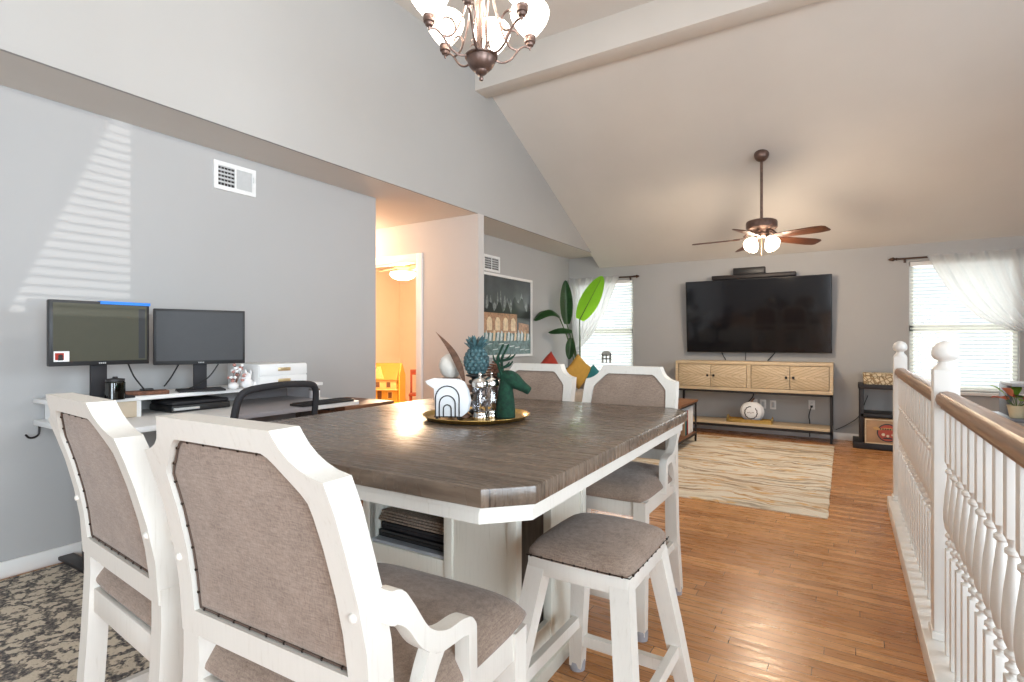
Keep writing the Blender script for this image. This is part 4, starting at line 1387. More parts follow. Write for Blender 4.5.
cs = thing('media_console', 'light wood media console with four chevron doors on black metal legs', 'console', (-1.03, 7.30, 0))
cw, cd0, cd1 = .89, -.16, .20
m = MB()
m.box(-cw, cw, cd0, cd1, .885, .925, .003); m.box(-cw, cw, cd0, cd1, .56, .60, .003)
m.box(-cw, -cw + .035, cd0, cd1, .60, .885); m.box(cw - .035, cw, cd0, cd1, .60, .885)
m.box(-.022, .022, cd0, cd1, .60, .885); m.box(-cw, cw, cd1 - .012, cd1, .60, .885)
m.build('body', M['lightwood'], cs)
doors = [(-cw + .042, -.452, 1), (-.446, -.028, -1), (.028, .446, 1), (.452, cw - .042, -1)]
for a, b, d in doors:
    m = MB()
    m.box(a, b, cd0 + .004, cd0 + .022, .606, .879, .001)
    # chevron grooves meeting at the pair's middle
    dr_ = m
    dr_.mi = 1
    n = 11
    zc_ = .7425
    wd = b - a
    for q in range(-9, 10):
        # strip runs from the outer edge towards the middle of the pair
        inner = b if d == 1 else a
        for sgn in (1, -1):
            zo = q * .034
            pts = []
            # line: z = zc + sgn*(k*(dist from inner)) + offset
            k = .42
            x_in, x_out = 0.0, wd
            z_in, z_out = zo * sgn, zo * sgn + sgn * k * wd
            # keep the half above (sgn=1) or below (sgn=-1) the middle line
            N2 = 24
            seg_ = []
            for s2 in range(N2 + 1):
                xx = wd * s2 / N2
                zz_ = sgn * (zo + k * xx - .0)
                if (zz_ * sgn) >= 0 and abs(zz_) < .132:
                    seg_.append((xx, zz_))
            if len(seg_) >= 2:
                (xa, za), (xb, zb) = seg_[0], seg_[-1]
                px = lambda v: inner - v if d == 1 else inner + v
                L = [(px(xa), zc_ + za - .0022), (px(xb), zc_ + zb - .0022), (px(xb), zc_ + zb + .0022), (px(xa), zc_ + za + .0022)]
                m.prism(L, 'y', cd0 + .0032, cd0 + .006)
    door = m.build('door', [M['lightwood'], M['groove']], cs)
    kx = (b - .035) if d == 1 else (a + .035)
    m = MB(); m.lathe([(.005, 0), (.005, .012), (.014, .016), (.015, .022), (.010, .027)], (kx, cd0 + .004, .745), 16, Matrix.Rotation(PI / 2, 3, 'X')); m.build('knob', M['blackmetal'], door)
m = MB()
for sx_ in (-1, 1):
    for y0 in (cd0, cd1 - .025):
        x0, x1 = sorted((sx_ * (cw - .005), sx_ * (cw - .030)))
        m.box(x0, x1, y0, y0 + .025, 0, .56)
m.box(-cw + .005, cw - .005, cd0, cd0 + .025, .535, .56); m.box(-cw + .005, cw - .005, cd1 - .025, cd1, .535, .56)
m.box(-cw + .005, cw - .005, cd0, cd0 + .025, .105, .135); m.box(-cw + .005, cw - .005, cd1 - .025, cd1, .105, .135)
for sx_ in (-1, 1):
    x0, x1 = sorted((sx_ * (cw - .005), sx_ * (cw - .030)))
    m.box(x0, x1, cd0, cd1, .105, .135); m.box(x0, x1, cd0, cd1, .535, .56)
m.build('metal_frame', M['blackmetal'], cs)
m = MB(); m.box(-cw + .008, cw - .008, cd0 + .002, cd1 - .002, .135, .168, .003); m.build('lower_shelf', M['lightwood'], cs)

# gold tray and white pumpkin on the lower shelf
gt = thing('rectangular_tray', 'rectangular gold tray with raised ends on the console lower shelf', 'tray', (-1.03, 7.23, .1688))
m = MB(); m.box(-.26, .26, -.085, .085, 0, .012, .003); m.box(-.26, .26, -.085, -.078, .012, .045); m.box(-.26, .26, .078, .085, .012, .045); m.build('tray_base', M['gold'], gt)
for sx_ in (-1, 1):
    x0, x1 = sorted((sx_ * .26, sx_ * .248))
    m = MB(); m.box(x0, x1, -.085, .085, .012, .055, .002)
    m.tube(smooth_path([(sx_ * .254, -.045, .052), (sx_ * .254, -.03, .080), (sx_ * .254, .03, .080), (sx_ * .254, .045, .052)], 5), .005, 8); m.build('tray_end', M['gold'], gt)
pk = thing('white_pumpkin', 'white ceramic pumpkin with a dark wreath mark on the gold tray', 'pumpkin', (-1.005, 7.23, .1812))
m = MB()
rings = []
for j in range(15):
    ph = PI * (j / 14)
    r = .135 * math.sin(ph) ** .8
    z = .122 - .122 * math.cos(ph)
    if j in (0, 14): r = .01
    rings.append([m.bm.verts.new((r * (1 + .035 * math.cos(10 * a)) * math.cos(a), r * .78 * (1 + .035 * math.cos(10 * a)) * math.sin(a), z)) for a in [2 * PI * q / 60 for q in range(60)]])
for A, B in zip(rings, rings[1:]):
    for q in range(60):
        m.bm.faces.new([A[q], A[(q + 1) % 60], B[(q + 1) % 60], B[q]])
m.bm.faces.new(list(reversed(rings[0]))); m.bm.faces.new(rings[-1])
m.build('pumpkin_body', M['paper'], pk, 70)
m = MB(); m.tube(smooth_path([(0, 0, .235), (.004, 0, .262), (.018, 0, .282), (.03, 0, .287)], 5), [.016] * 4 + [.011] * 12, 8); m.build('pumpkin_stalk', M['feather'], pk)
m = MB()
for k in range(26):
    a = 2 * PI * k / 26
    if 0.9 < a < 1.5: continue
    x, z = .070 * math.cos(a), .120 + .074 * math.sin(a)
    yy = -.105 * math.sqrt(max(0.05, 1 - (x / .14) ** 2 - ((z - .120) / .14) ** 2)) - .004
    m.ball((x, yy, z), (.011, .0035, .006), 8, 6, Matrix.Rotation(-a + PI / 2 + (.5 if k % 2 else -.5), 3, 'Y'))
m.build('wreath_mark', M['mattblack'], pk)
m = MB()
for k in range(5):
    x, z = -.034 + .016 * k, .120 + .004 * math.sin(k * 2.1)
    m.ball((x, -.105, z), (.009, .004, .003), 8, 6, Matrix.Rotation(.6 * (-1) ** k, 3, 'Y'))
m.build('script_mark', M['cone'], pk)

# outlets behind the console
def outlet(x, z, label, kind):
    t = thing('wall_plate', label, 'outlet', (x, YT, z))
    MB().box(-.035, .035, -.006, 0, -.057, .057, .002).build('plate', M['trim'], t)
    m = MB()
    if kind == 'blank':
        m.box(-.016, .016, -.008, -.005, -.033, .033, .001)
        m.build('rocker', M['ventgrey'], t)
    else:
        for zz_ in (-.022, .022):
            m.box(-.016, .016, -.0085, -.005, zz_ - .014, zz_ + .014, .003)
        m.build('receptacle', M['vent'], t)
        m = MB()
        for zz_ in (-.022, .022):
            for xx in (-.006, .006):
                m.box(xx - .0012, xx + .0012, -.009, -.008, zz_ - .004, zz_ + .006)
        m.build('slots', M['ventdark'], t)
    return t


outlet(-1.015, .375, 'white duplex outlet just right of the pumpkin stalk under the console', 'duplex')
outlet(-.915, .375, 'white wall plate, first of the two blank ones under the console', 'blank')
outlet(-.800, .372, 'white wall plate, the blank one nearer the corded outlet', 'blank')
outlet(-.372, .400, 'white outlet with a black plug and cord behind the console', 'duplex')


def cord(name, pts, r, label, mat=None):
    m = MB(); m.tube(smooth_path(pts, 8), r, 8)
    return tag(m.build(name, mat or M['cord']), label, 'cord')


m = MB()
m.box(-.386, -.358, YT - .032, YT - .009, .368, .392, .003)
m.tube(smooth_path([(-.372, YT - .03, .378), (-.385, YT - .05, .34), (-.40, YT - .045, .26), (-.392, YT - .04, .2), (-.392, YT - .03, .13), (-.392, YT - .03, .012)], 8), .006, 8)
tag(m.build('power_cord', M['cord']), 'black plug and cord hanging from the outlet at the console right end', 'cord')
cord('tv_cable', [(-1.42, YT - .02, 1.06), (-1.40, YT - .02, 1.0), (-1.36, YT - .025, .93)], .006, 'black cable from television to console, leftmost of three')
cord('tv_cable', [(-1.12, YT - .02, 1.06), (-1.118, YT - .02, 1.0), (-1.12, YT - .025, .93)], .004, 'thin black cable dropping straight from the television middle')
cord('tv_cable', [(-.76, YT - .02, 1.06), (-.80, YT - .02, 1.0), (-.86, YT - .025, .93)], .006, 'black cable from television to console, rightmost of three')
cord('console_cord', [(-1.02, YT - .02, .55), (-1.03, YT - .03, .47), (-1.08, YT - .04, .40), (-1.10, YT - .03, .38)], .006, 'black cord curving down behind the white pumpkin stalk')
cord('floor_cord', [(0.20, 7.46, .55), (.15, 7.49, .40), (.10, 7.49, .28), (-.02, 7.485, .18), (-.12, 7.485, .12)], .004, 'thin black cord along the wall between console and black stand')

# black shelf stand
bs = thing('black_shelf_stand', 'small black open shelf stand by the stair railing', 'shelf', (.335, 7.24, 0))
m = MB()
m.box(-.235, .235, -.2, .2, .655, .705, .003); m.build('top_shelf', M['blackmetal'], bs)
m = MB(); m.box(-.215, .215, -.19, .19, .345, .385, .003); m.build('middle_shelf', M['blackmetal'], bs)
m = MB(); m.box(-.285, .285, -.22, .2, 0.0, .07, .004); m.build('base_shelf', M['blackmetal'], bs)
for x in (-.225, .185):
    for y in (-.19, .15):
        MB().box(x, x + .042, y, y + .042, .07, .655, .003).build('post', M['blackmetal'], bs)


def pattern_mat():
    m, nt, b = new_mat('cream patterned paper')
    v = N(nt, 'ShaderNodeTexVoronoi'); v.inputs['Scale'].default_value = 26; v.feature = 'DISTANCE_TO_EDGE'
    nt.links.new(coords(nt), v.inputs['Vector'])
    nt.links.new(ramp(nt, v.outputs['Distance'], [(.05, (.26, .17, .08, 1)), (.16, (.68, .58, .40, 1))]), b.inputs['Base Color'])
    b.inputs['Roughness'].default_value = .8
    return m


M['pattern'] = pattern_mat()
pb = thing('patterned_box', 'flat cream patterned box on top of the black shelf stand', 'box', (.35, 7.22, .7055))
MB().box(-.20, .20, -.16, .16, 0, .085, .004).build('box_base', M['pattern'], pb)
MB().box(-.205, .205, -.165, .165, .086, .118, .004).build('box_lid', M['pattern'], pb)
M['crate'] = plain('tan printed crate', (0.40, 0.24, 0.13, 1), 0.7, var=0.15, nscale=10)
cr = thing('printed_crate', 'tan crate with a round red and black emblem in the black stand', 'crate', (.345, 7.17, .0705))
m = MB(); m.box(-.185, .185, -.17, .15, 0, .265, .004); m.build('crate_body', M['crate'], cr)
m = MB(); m.ring([(-.185, 0), (.185, 0), (.185, .265), (-.185, .265)], [(-.172, .013), (.172, .013), (.172, .252), (-.172, .252)], lambda p: Vector((p[0], -.170, p[1])), lambda p: Vector((p[0], -.176, p[1]))); m.build('edge_trim', M['lightwood'], cr)
m = MB()
Rx = Matrix.Rotation(PI / 2, 3, 'X')
m.mi = 0; m.lathe([(.001, 0), (.098, 0), (.098, .003), (.001, .003)], (.02, -.1705, .125), 32, Rx)
m.mi = 1; m.lathe([(.001, .003), (.086, .003), (.086, .005), (.001, .005)], (.02, -.1705, .125), 32, Rx)
m.mi = 2
m.prism([(-.10, .155), (-.115, .175), (-.08, .185), (-.05, .172), (.0, .178), (.04, .178), (.09, .172), (.125, .188), (.155, .178), (.14, .158), (.10, .15), (.02, .160), (-.06, .15)], 'y', -.179, -.174)
m.mi = 0
for k in range(7):
    x = -.045 + .022 * k
    m.box(x - .007, x + .007, -.181, -.178, .158, .172)
m.mi = 3
for k in range(3):
    m.lathe([(.001, 0), (.016 - .003 * k, 0), (.016 - .003 * k, .003), (.001, .003)], (-.02 + .04 * k, -.1755, .105 - .012 * (k % 2)), 16, Rx)
m.mi = 0
m.prism([(-.03, .06), (.07, .06), (.05, .075), (-.01, .075)], 'y', -.1785, -.175)
m.build('emblem', [M['black'], plain('emblem red', (.42, .07, .04, 1), .6), plain('emblem ochre', (.55, .33, .12, 1), .6), plain('emblem cream', (.7, .58, .42, 1), .6)], cr)

# coffee table with books on its shelf, in front of the sofa
sd = thing('coffee_table', 'low coffee table with brown top and black frame beyond the far chair', 'coffee table', (-1.80, 5.96, .0115))
MB().box(-.32, .32, -.52, .52, .462, .488, .003).build('table_top', M['brownwood'], sd)
m = MB()
for x in (-.305, .285):
    for y in (-.505, .485):
        m.box(x, x + .02, y, y + .02, 0, .462)
for x in (-.305, .285):
    m.box(x, x + .02, -.505, .505, .44, .462); m.box(x, x + .02, -.505, .505, .08, .10)
for y in (-.505, .485):
    m.box(-.305, .305, y, y + .02, .44, .462); m.box(-.305, .305, y, y + .02, .08, .10)
m.build('metal_frame', M['blackmetal'], sd)
MB().box(-.30, .30, -.50, .50, .10, .115, .002).build('lower_shelf', M['brownwood'], sd)
bdat = [(.42, .07, .30, 'paper', 'thick white book nearest the far end of the coffee table shelf'), (.34, .07, .295, 'trim', 'second thick white book from the far end of the coffee table shelf'), (.26, .07, .285, 'paper', 'third thick white book along the coffee table shelf'),
        (.215, .035, .27, 'red', 'red book beside the white ones on the coffee table shelf'), (.17, .035, .255, 'mattblack', 'black book on the coffee table shelf'), (.125, .035, .28, 'teal', 'teal book on the coffee table shelf'), (.085, .03, .24, 'crate', 'tan book nearest us on the coffee table shelf')]
for yy, th, hg, mt, lb in bdat:
    b = thing('book', lb, 'book', (-1.80, 5.96 + yy, .1272), 0, 'books on the coffee table shelf')
    MB().box(.06, .275, -th / 2, th / 2, 0, hg, .002).build('cover', M[mt], b)
    MB().box(.055, .272, -th / 2 + .003, th / 2 - .003, .003, hg + .0008).build('pages', M['paper'], b)

# rugs
m = MB()


def rug(x0, x1, y0, y1, h, name, mat, label, sk=0.0):
    m = MB()
    nx, ny = 60, 60
    rnd = random.Random(3)

    def fn(u, v):
        e = min(u, 1 - u, v, 1 - v)
        j = .006 * rnd.uniform(-1, 1) if e == 0 else 0
        return Vector((x0 + (x1 - x0) * u + j + sk * v, y0 + (y1 - y0) * v + j, h * (1 if e > .01 else .55) + rnd.uniform(-.001, .001) * (h > .012)))
    m.grid(fn, nx, ny)
    m.grid(lambda u, v: Vector((x0 + (x1 - x0) * u + sk * v, y0 + (y1 - y0) * v, .0005)), 1, 1)
    for (a, b) in (((x0, y0), (x1, y0)), ((x1, y0), (x1 + sk, y1)), ((x1 + sk, y1), (x0 + sk, y1)), ((x0 + sk, y1), (x0, y0))):
        A = Vector((a[0], a[1], .0005)); B = Vector((b[0], b[1], .0005))
        m.grid(lambda u, v, A=A, B=B: A.lerp(B, u) + Vector((0, 0, h * .6 * v)), 1, 1)
    return tag(m.build(name, mat, None, 60), label, 'rug')


rug(-2.74, -.112, 4.12, 6.98, .011, 'area_rug', M['livingrug'], 'cream wavy-striped area rug on the oak floor before the console', -.012)
rug(-3.50, -1.80, -1.6, 2.62, .020, 'shag_rug', M['shag'], 'grey and cream shag rug under the desk and office chair')

# ================================================================== WINDOW DRESSING
def blind(a, b, label, y):
    t = thing('window_blind', label, 'blind', ((a + b) / 2, y, 0), 0, 'slatted blinds in the living-room windows')
    hw2 = (b - a) / 2 - .012
    m = MB(); m.box(-hw2, hw2, -.025, .025, WZ1 - .05, WZ1 - .003, .003); m.build('head_rail', M['trim'], t)
    m = MB()
    z = WZ1 - .075
    while z > WZ0 + .04:
        m.box(-hw2, hw2, -.022, .022, -.0012, .0012, mat=Matrix.Translation((0, 0, z)) @ Matrix.Rotation(math.radians(28), 4, 'X'))
        z -= .040
    m.build('slats', M['blind'], t)
    m = MB(); m.box(-hw2, hw2, -.022, .022, WZ0 + .006, WZ0 + .026, .003); m.build('bottom_rail', M['trim'], t)
    m = MB()
    for x in (-hw2 * .8, hw2 * .8):
        m.tube([(x, -.024, WZ0 + .02), (x, -.024, WZ1 - .05)], .0012, 5)
    m.build('ladder_cords', M['trim'], t)


blind(WINS[0][0], WINS[0][1], 'white slatted blind in the window behind the tall leafy plant', YT + .035)
blind(WINS[1][0], WINS[1][1], 'white slatted blind in the window at the right, beyond the newel posts', YT + .035)


def rod(x0, x1, label, ends):
    t = thing('curtain_rod', label, 'curtain rod', (0, YT - .075, 2.105))
    MB().tube([(x0, 0, 0), (x1, 0, 0)], .0105, 12).build('rod_bar', M['darkbronze'], t)
    Ry = Matrix.Rotation(PI / 2, 3, 'Y')
    for x, s_ in ends:
        m = MB()
        m.lathe([(.011, 0), (.017, .006), (.017, .012), (.011, .018), (.010, .024), (.024, .040), (.022, .052), (.012, .075), (.002, .088)], (x, 0, 0), 16, Matrix.Rotation(s_ * PI / 2, 3, 'Y'))
        m.build('finial', M['darkbronze'], t)
    for x in (x0 + .07, x1 - .07):
        m = MB(); m.tube([(x, 0, -.004), (x, .04, -.012), (x, .074, -.012)], .007, 8); m.box(x - .012, x + .012, .068, .074, -.04, .015, .002); m.build('bracket', M['darkbronze'], t)


rod(-3.60, -2.60, 'dark bronze curtain rod above the window in the plant corner', [(-2.60, 1)])
rod(.48, 1.76, 'dark bronze curtain rod above the window at the right', [(.48, -1), (1.76, 1)])


def curtain(edge, ox, og, gz, label):
    """sheer on the rod; edge = free edge points (x, z) down to the tie-back, ox/og = outer edge at rod and tie"""
    t = thing('sheer_curtain', label, 'curtain', (0, YT - .075, 0), 0, 'sheer curtains at the living-room windows')
    E_ = smooth_path([(x, 0, z) for x, z in edge], 8)
    m = MB()

    def at(q):
        f_ = q * (len(E_) - 1); i = min(int(f_), len(E_) - 2)
        return E_[i].lerp(E_[i + 1], f_ - i)

    def fn(u, v):
        if v < .72:
            w = v / .72
            e = at(w)
            o_ = Vector((ox + (og - ox) * w, 0, 2.125 + (gz - 2.125) * w))
            p_ = e.lerp(o_, u)
            p_.z -= .05 * math.sin(PI * u) * math.sin(PI * w)
        else:
            w = (v - .72) / .28
            g = E_[-1]
            spread = (og - g.x) * (1 + .9 * w)
            p_ = Vector((g.x + spread * u, 0, gz + (g.z - gz) * (1 - u) * (1 - w) + (.10 - gz) * w))
        amp = .011
        yy_ = -.024 + amp * math.sin(u * 46 + 3.0 * v) + .004 * math.sin(u * 95)
        return Vector((p_.x, yy_, p_.z))
    m.grid(fn, 110, 44)
    m.build('drape', M['sheer'], t, 80)
    m = MB()
    mx = (E_[-1].x + og) / 2; hw3 = abs(og - E_[-1].x) / 2 + .01
    m.tube([(mx + hw3 * math.cos(a), -.024 + .03 * math.sin(a), gz + .01 * math.cos(a)) for a in [2 * PI * k / 16 for k in range(16)]], .008, 8, closed=True)
    m.build('tie_back', M['paper'], t)


curtain([(-2.80, 2.125), (-2.93, 1.84), (-3.03, 1.60), (-3.16, 1.38), (-3.28, 1.22), (-3.44, 1.06)], -3.62, -3.52, 1.03, 'sheer white curtain swept left behind the tall plant')
curtain([(.735, 2.125), (.92, 1.74), (1.12, 1.48), (1.30, 1.355), (1.48, 1.275), (1.66, 1.22)], 1.66, 1.74, 1.18, 'sheer white curtain swept right across the far right window')

# ================================================================== PICTURE
pic = thing('framed_print', 'large white-framed night city print on the living-room wall', 'picture', (XLL, 5.1, .98), PI / 2)
PW, PH = 1.235, 1.02
m = MB(); m.ring([(0, 0), (PW, 0), (PW, PH), (0, PH)], [(.03, .03), (PW - .03, .03), (PW - .03, PH - .03), (.03, PH - .03)], lambda p: Vector((p[0], 0, p[1])), lambda p: Vector((p[0], -.03, p[1])))
m.build('frame', M['trim'], pic)
pm = [plain('print slate sky', (.075, .085, .090, 1), .3, var=.25, nscale=5), plain('print dark trees', (.020, .026, .026, 1), .3), plain('print grey stone', (.20, .22, .22, 1), .3, var=.5, nscale=40),
      plain('print amber stone', (.42, .24, .14, 1), .3, var=.4, nscale=30), plain('print pale arches', (.75, .60, .40, 1), .3, var=.2, nscale=30), plain('print teal water', (.11, .19, .19, 1), .3, var=.5, nscale=25), plain('print white foam', (.60, .66, .66, 1), .3, var=.3, nscale=30)]
m = MB()
m.box(.03, PW - .03, -.012, -.010, .03, PH - .03)
Lz = -.0125


def patch(mi, pts, lay):
    m.mi = mi
    m.prism(pts, 'y', -.0122 - .0004 * lay, -.0120)


rp = random.Random(11)
patch(5, [(.03, .03), (PW - .03, .03), (PW - .03, .30), (.03, .30)], 1)
# pale clustered roof lines in the dusk, plain blocks
x = .05
while x < PW - .1:
    w_ = rp.uniform(.03, .08); hh = rp.uniform(.05, .22)
    patch(2, [(x, .55), (x + w_, .55), (x + w_, .60 + hh * .6), (x + w_ / 2, .62 + hh), (x, .60 + hh * .6)], 1)
    x += w_ + rp.uniform(.0, .05)
patch(1, [(.03, .50)] + [(.03 + (PW - .06) * k / 24, .60 + .07 * math.sin(k * 1.7) + .05 * rp.random() + (.10 if 14 < k < 22 else 0)) for k in range(25)] + [(PW - .03, .50)], 2)
patch(3, [(.10, .30), (.86, .30), (.86, .545), (.10, .545)], 3)
patch(3, [(.90, .30), (1.16, .30), (1.16, .42), (.90, .44)], 3)
for k in range(4):
    x = .17 + .18 * k
    patch(4, [(x, .33), (x + .11, .33), (x + .11, .44)] + [(x + .055 + .055 * math.cos(q), .44 + .055 * math.sin(q)) for q in [PI * i / 8 for i in range(1, 8)]] + [(x, .44)], 4)
for k in range(14):
    x = .05 + .082 * k
    patch(6 if k % 3 else 4, [(x, .20), (x + .05, .20 + .02 * rp.random()), (x + .06, .27 + .05 * rp.random()), (x + .02, .30 + .05 * rp.random())], 5)
for k in range(9):
    x = .04 + .128 * k; zz_ = .07 + .09 * rp.random()
    patch(6, [(x, zz_), (x + .12, zz_ + .01), (x + .11, zz_ + .018), (x + .01, zz_ + .012)], 5)
m.build('print', pm, pic, 30)
m = MB(); m.box(.02, PW - .02, -.004, 0, .02, PH - .02); m.build('backing', M['crate'], pic)

# ================================================================== SOFA, CUSHIONS
sf = thing('sofa', 'beige sofa along the living-room wall behind the far chairs', 'sofa', (-3.20, 5.55, 0))
MB().box(-.40, .42, -.92, .92, .10, .42, .03).build('base', M['sofa'], sf)
MB().box(-.43, -.20, -.92, .92, .30, .84, .05, seg=3).build('backrest', M['sofa'], sf)
for y0 in (-1.08, .92):
    MB().box(-.43, .42, y0, y0 + .17, .08, .72, .05, seg=3).build('armrest', M['sofa'], sf)
for y0 in (-.91, .003):
    MB().box(-.20, .44, y0, y0 + .907, .42, .56, .04, seg=3).build('seat_cushion', M['sofa'], sf)
for x in (-.36, .34):
    for y in (-.98, .98):
        MB().box(x - .02, x + .02, y - .02, y + .02, 0, .10).build('foot', M['brownwood'], sf)


def pillow(loc, rot, size, mat, label, name='throw_pillow'):
    m = MB()

    def face(sgn):
        def fn(u, v):
            a, b = 2 * u - 1, 2 * v - 1
            k = (1 - a ** 4) * (1 - b ** 4)
            pin = 1 - .10 * (1 - abs(a)) * abs(b) ** 2 - .0
            pin2 = 1 - .10 * (1 - abs(b)) * abs(a) ** 2
            return Vector((a * size * pin2, sgn * .07 * max(0, k) ** .6, b * size * pin))
        return fn
    m.grid(face(1), 14, 14); m.grid(face(-1), 14, 14)
    o = m.build(name, mat, None, 80, weld=True)
    o.location = loc; o.rotation_euler = rot
    return tag(o, label, 'cushion')


pillow((-3.17, 5.95, .825), (math.radians(12), math.radians(45), math.radians(80)), .165, M['red'], 'brick red cushion on the sofa, its corner above the far left chair')
pillow((-2.90, 6.23, .790), (math.radians(8), math.radians(40), math.radians(60)), .165, M['mustard'], 'mustard cushion on the sofa below the plant')
pillow((-2.755, 6.37, .725), (math.radians(8), math.radians(45), math.radians(25)), .112, M['teal'], 'small teal cushion at the sofa end, its corner against the window')
ho = thing('house_ornament', 'small grey house-shaped ornament hanging in the corner window', 'ornament', (-3.015, 7.455, .93))
m = MB(); m.box(-.075, -.045, -.006, .006, -.075, .06); m.box(.045, .075, -.006, .006, -.075, .06); m.box(-.012, .012, -.006, .006, -.075, .06); m.box(-.075, .075, -.006, .006, .03, .065); m.box(-.075, .075, -.006, .006, -.02, .0)
m.build('house_body', M['ventgrey'], ho)
m = MB(); m.prism([(-.085, .065), (.085, .065), (.03, .105), (-.03, .105)], 'y', -.006, .006); m.build('house_roof', M['ventgrey'], ho)
m = MB(); m.tube([(0, 0, .105), (0, 0, 1.08)], .0012, 5); m.build('hanging_thread', M['trim'], ho)

# ================================================================== BIRD OF PARADISE PLANT
plx, ply = -3.22, 6.98
bp = thing('bird_of_paradise', 'tall bird of paradise plant in the corner by the window', 'plant', (plx, ply, 0))
m = MB(); m.lathe([(.10, 0), (.135, .02), (.155, .30), (.165, .34), (.150, .345), (.14, .31), (.02, .30)], seg=28); m.build('pot', M['pot'], bp)
m = MB(); m.lathe([(.001, .31), (.143, .312)], seg=20, cap=False); m.build('soil', M['mattblack'], bp)


def big_leaf(stem, tip, width, normal, mat, stem_from=(0, 0, .32), bend=0.0, fold=.25, splits=(), bow=.5):
    m = MB()
    s0 = Vector(stem_from); s1 = Vector(stem)
    mid = s0.lerp(s1, .55) + Vector((s1.x * -.15, s1.y * -.15, .05))
    m.tube(smooth_path([s0, mid, s1], 8), [.014] * 6 + [.011] * 6 + [.008] * 5, 8)
    st_ = m.build('stem', M['stem'], bp)
    tip = Vector(tip); nrm = Vector(normal).normalized()
    ax = (tip - s1)
    side = ax.cross(nrm).normalized()
    up = side.cross(ax.normalized())
    m = MB()

    def fn(u, v):
        w = width * (math.sin(PI * min(1, u * .94 + .06)) ** .55) * (1 - .12 * u)
        a = 2 * v - 1
        for (su, sd) in splits:
            if abs(u - su) < .02 and abs(a) > .45 and a * sd > 0:
                a *= .55
        p = s1.lerp(tip, u) + up * bend * math.sin(PI * u)
        return p + side * a * w + up * (abs(a) * w * fold)
    m.grid(fn, 36, 8, .0015)
    m.build('leaf', mat, st_, 60)
    m = MB(); m.tube([s1.lerp(tip, k / 10) + up * (bend * math.sin(PI * k / 10) - .002) for k in range(11)], [.007 - .0005 * k for k in range(11)], 6)
    m.build('leaf_rib', M['stem'], st_)


cam_n = (.5, -.85, .1)
big_leaf((.03, -.08, 1.48), (.38, -.10, 2.07), .140, cam_n, M['leaflit'], fold=.12)            # bright backlit leaf
big_leaf((-.150, -.12, 1.42), (-.165, -.14, 2.04), .095, cam_n, M['leaf'], fold=.45)            # folded upright leaf
big_leaf((-.20, -.26, 1.52), (-.40, -.62, 1.46), .11, (.2, -.5, .9), M['leaf'], bend=.13, fold=-.5, splits=((.5, 1),))
big_leaf((-.06, -.16, 1.33), (-.30, -.40, 1.30), .085, (.2, -.5, .9), M['leaf'], bend=.05, fold=-.6)
big_leaf((-.085, -.12, 1.22), (-.10, -.16, .92), .07, cam_n, M['leaf'], fold=.4)
big_leaf((-.02, -.05, .62), (-.14, -.20, .80), .08, cam_n, M['leaf'], fold=.3)

# ================================================================== DESK AND THINGS ON IT
dk = thing('standing_desk', 'white two-tier standing desk on dark steel legs along the left wall', 'desk', (XL, 1.79, 0))
DZ, RZ = .775, .885
m = MB(); m.box(.015, .735, -.755, .765, DZ - .028, DZ, .004); m.build('desk_top', M['white'], dk)
m = MB()
m.box(.012, .36, -.755, .765, RZ - .022, RZ, .003)
m.build('riser_shelf', M['white'], dk)
for y in (-.70, -.41, .72):
    MB().box(.03, .34, y - .012, y + .012, DZ, RZ - .022).build('riser_support', M['white'], dk)
MB().box(.10, .352, -.686, -.424, DZ + .002, RZ - .024, .002).build('riser_drawer', plain('pale oak drawer front', (.58, .48, .36, 1), .5), dk)
for y in (-.62, .60):
    m = MB()
    m.box(.33, .40, y - .04, y + .04, .035, DZ - .05, .003); m.box(.02, .70, y - .035, y + .035, .0205, .04, .004); m.box(.10, .66, y - .02, y + .02, DZ - .055, DZ - .028)
    m.build('lifting_leg', M['blackmetal'], dk)
MB().box(.33, .40, -.62, .60, DZ - .075, DZ - .03).build('crossbeam', M['blackmetal'], dk)
m = MB(); m.tube(smooth_path([(.05, -.74, DZ - .028), (.05, -.745, DZ - .075), (.06, -.78, DZ - .085), (.07, -.80, DZ - .065)], 5), .005, 8); m.build('headset_hook', M['blackmetal'], dk)
MB().box(.40, .60, -.30, .0, DZ - .20, DZ - .032, .004).build('cable_tray', M['mattblack'], dk)


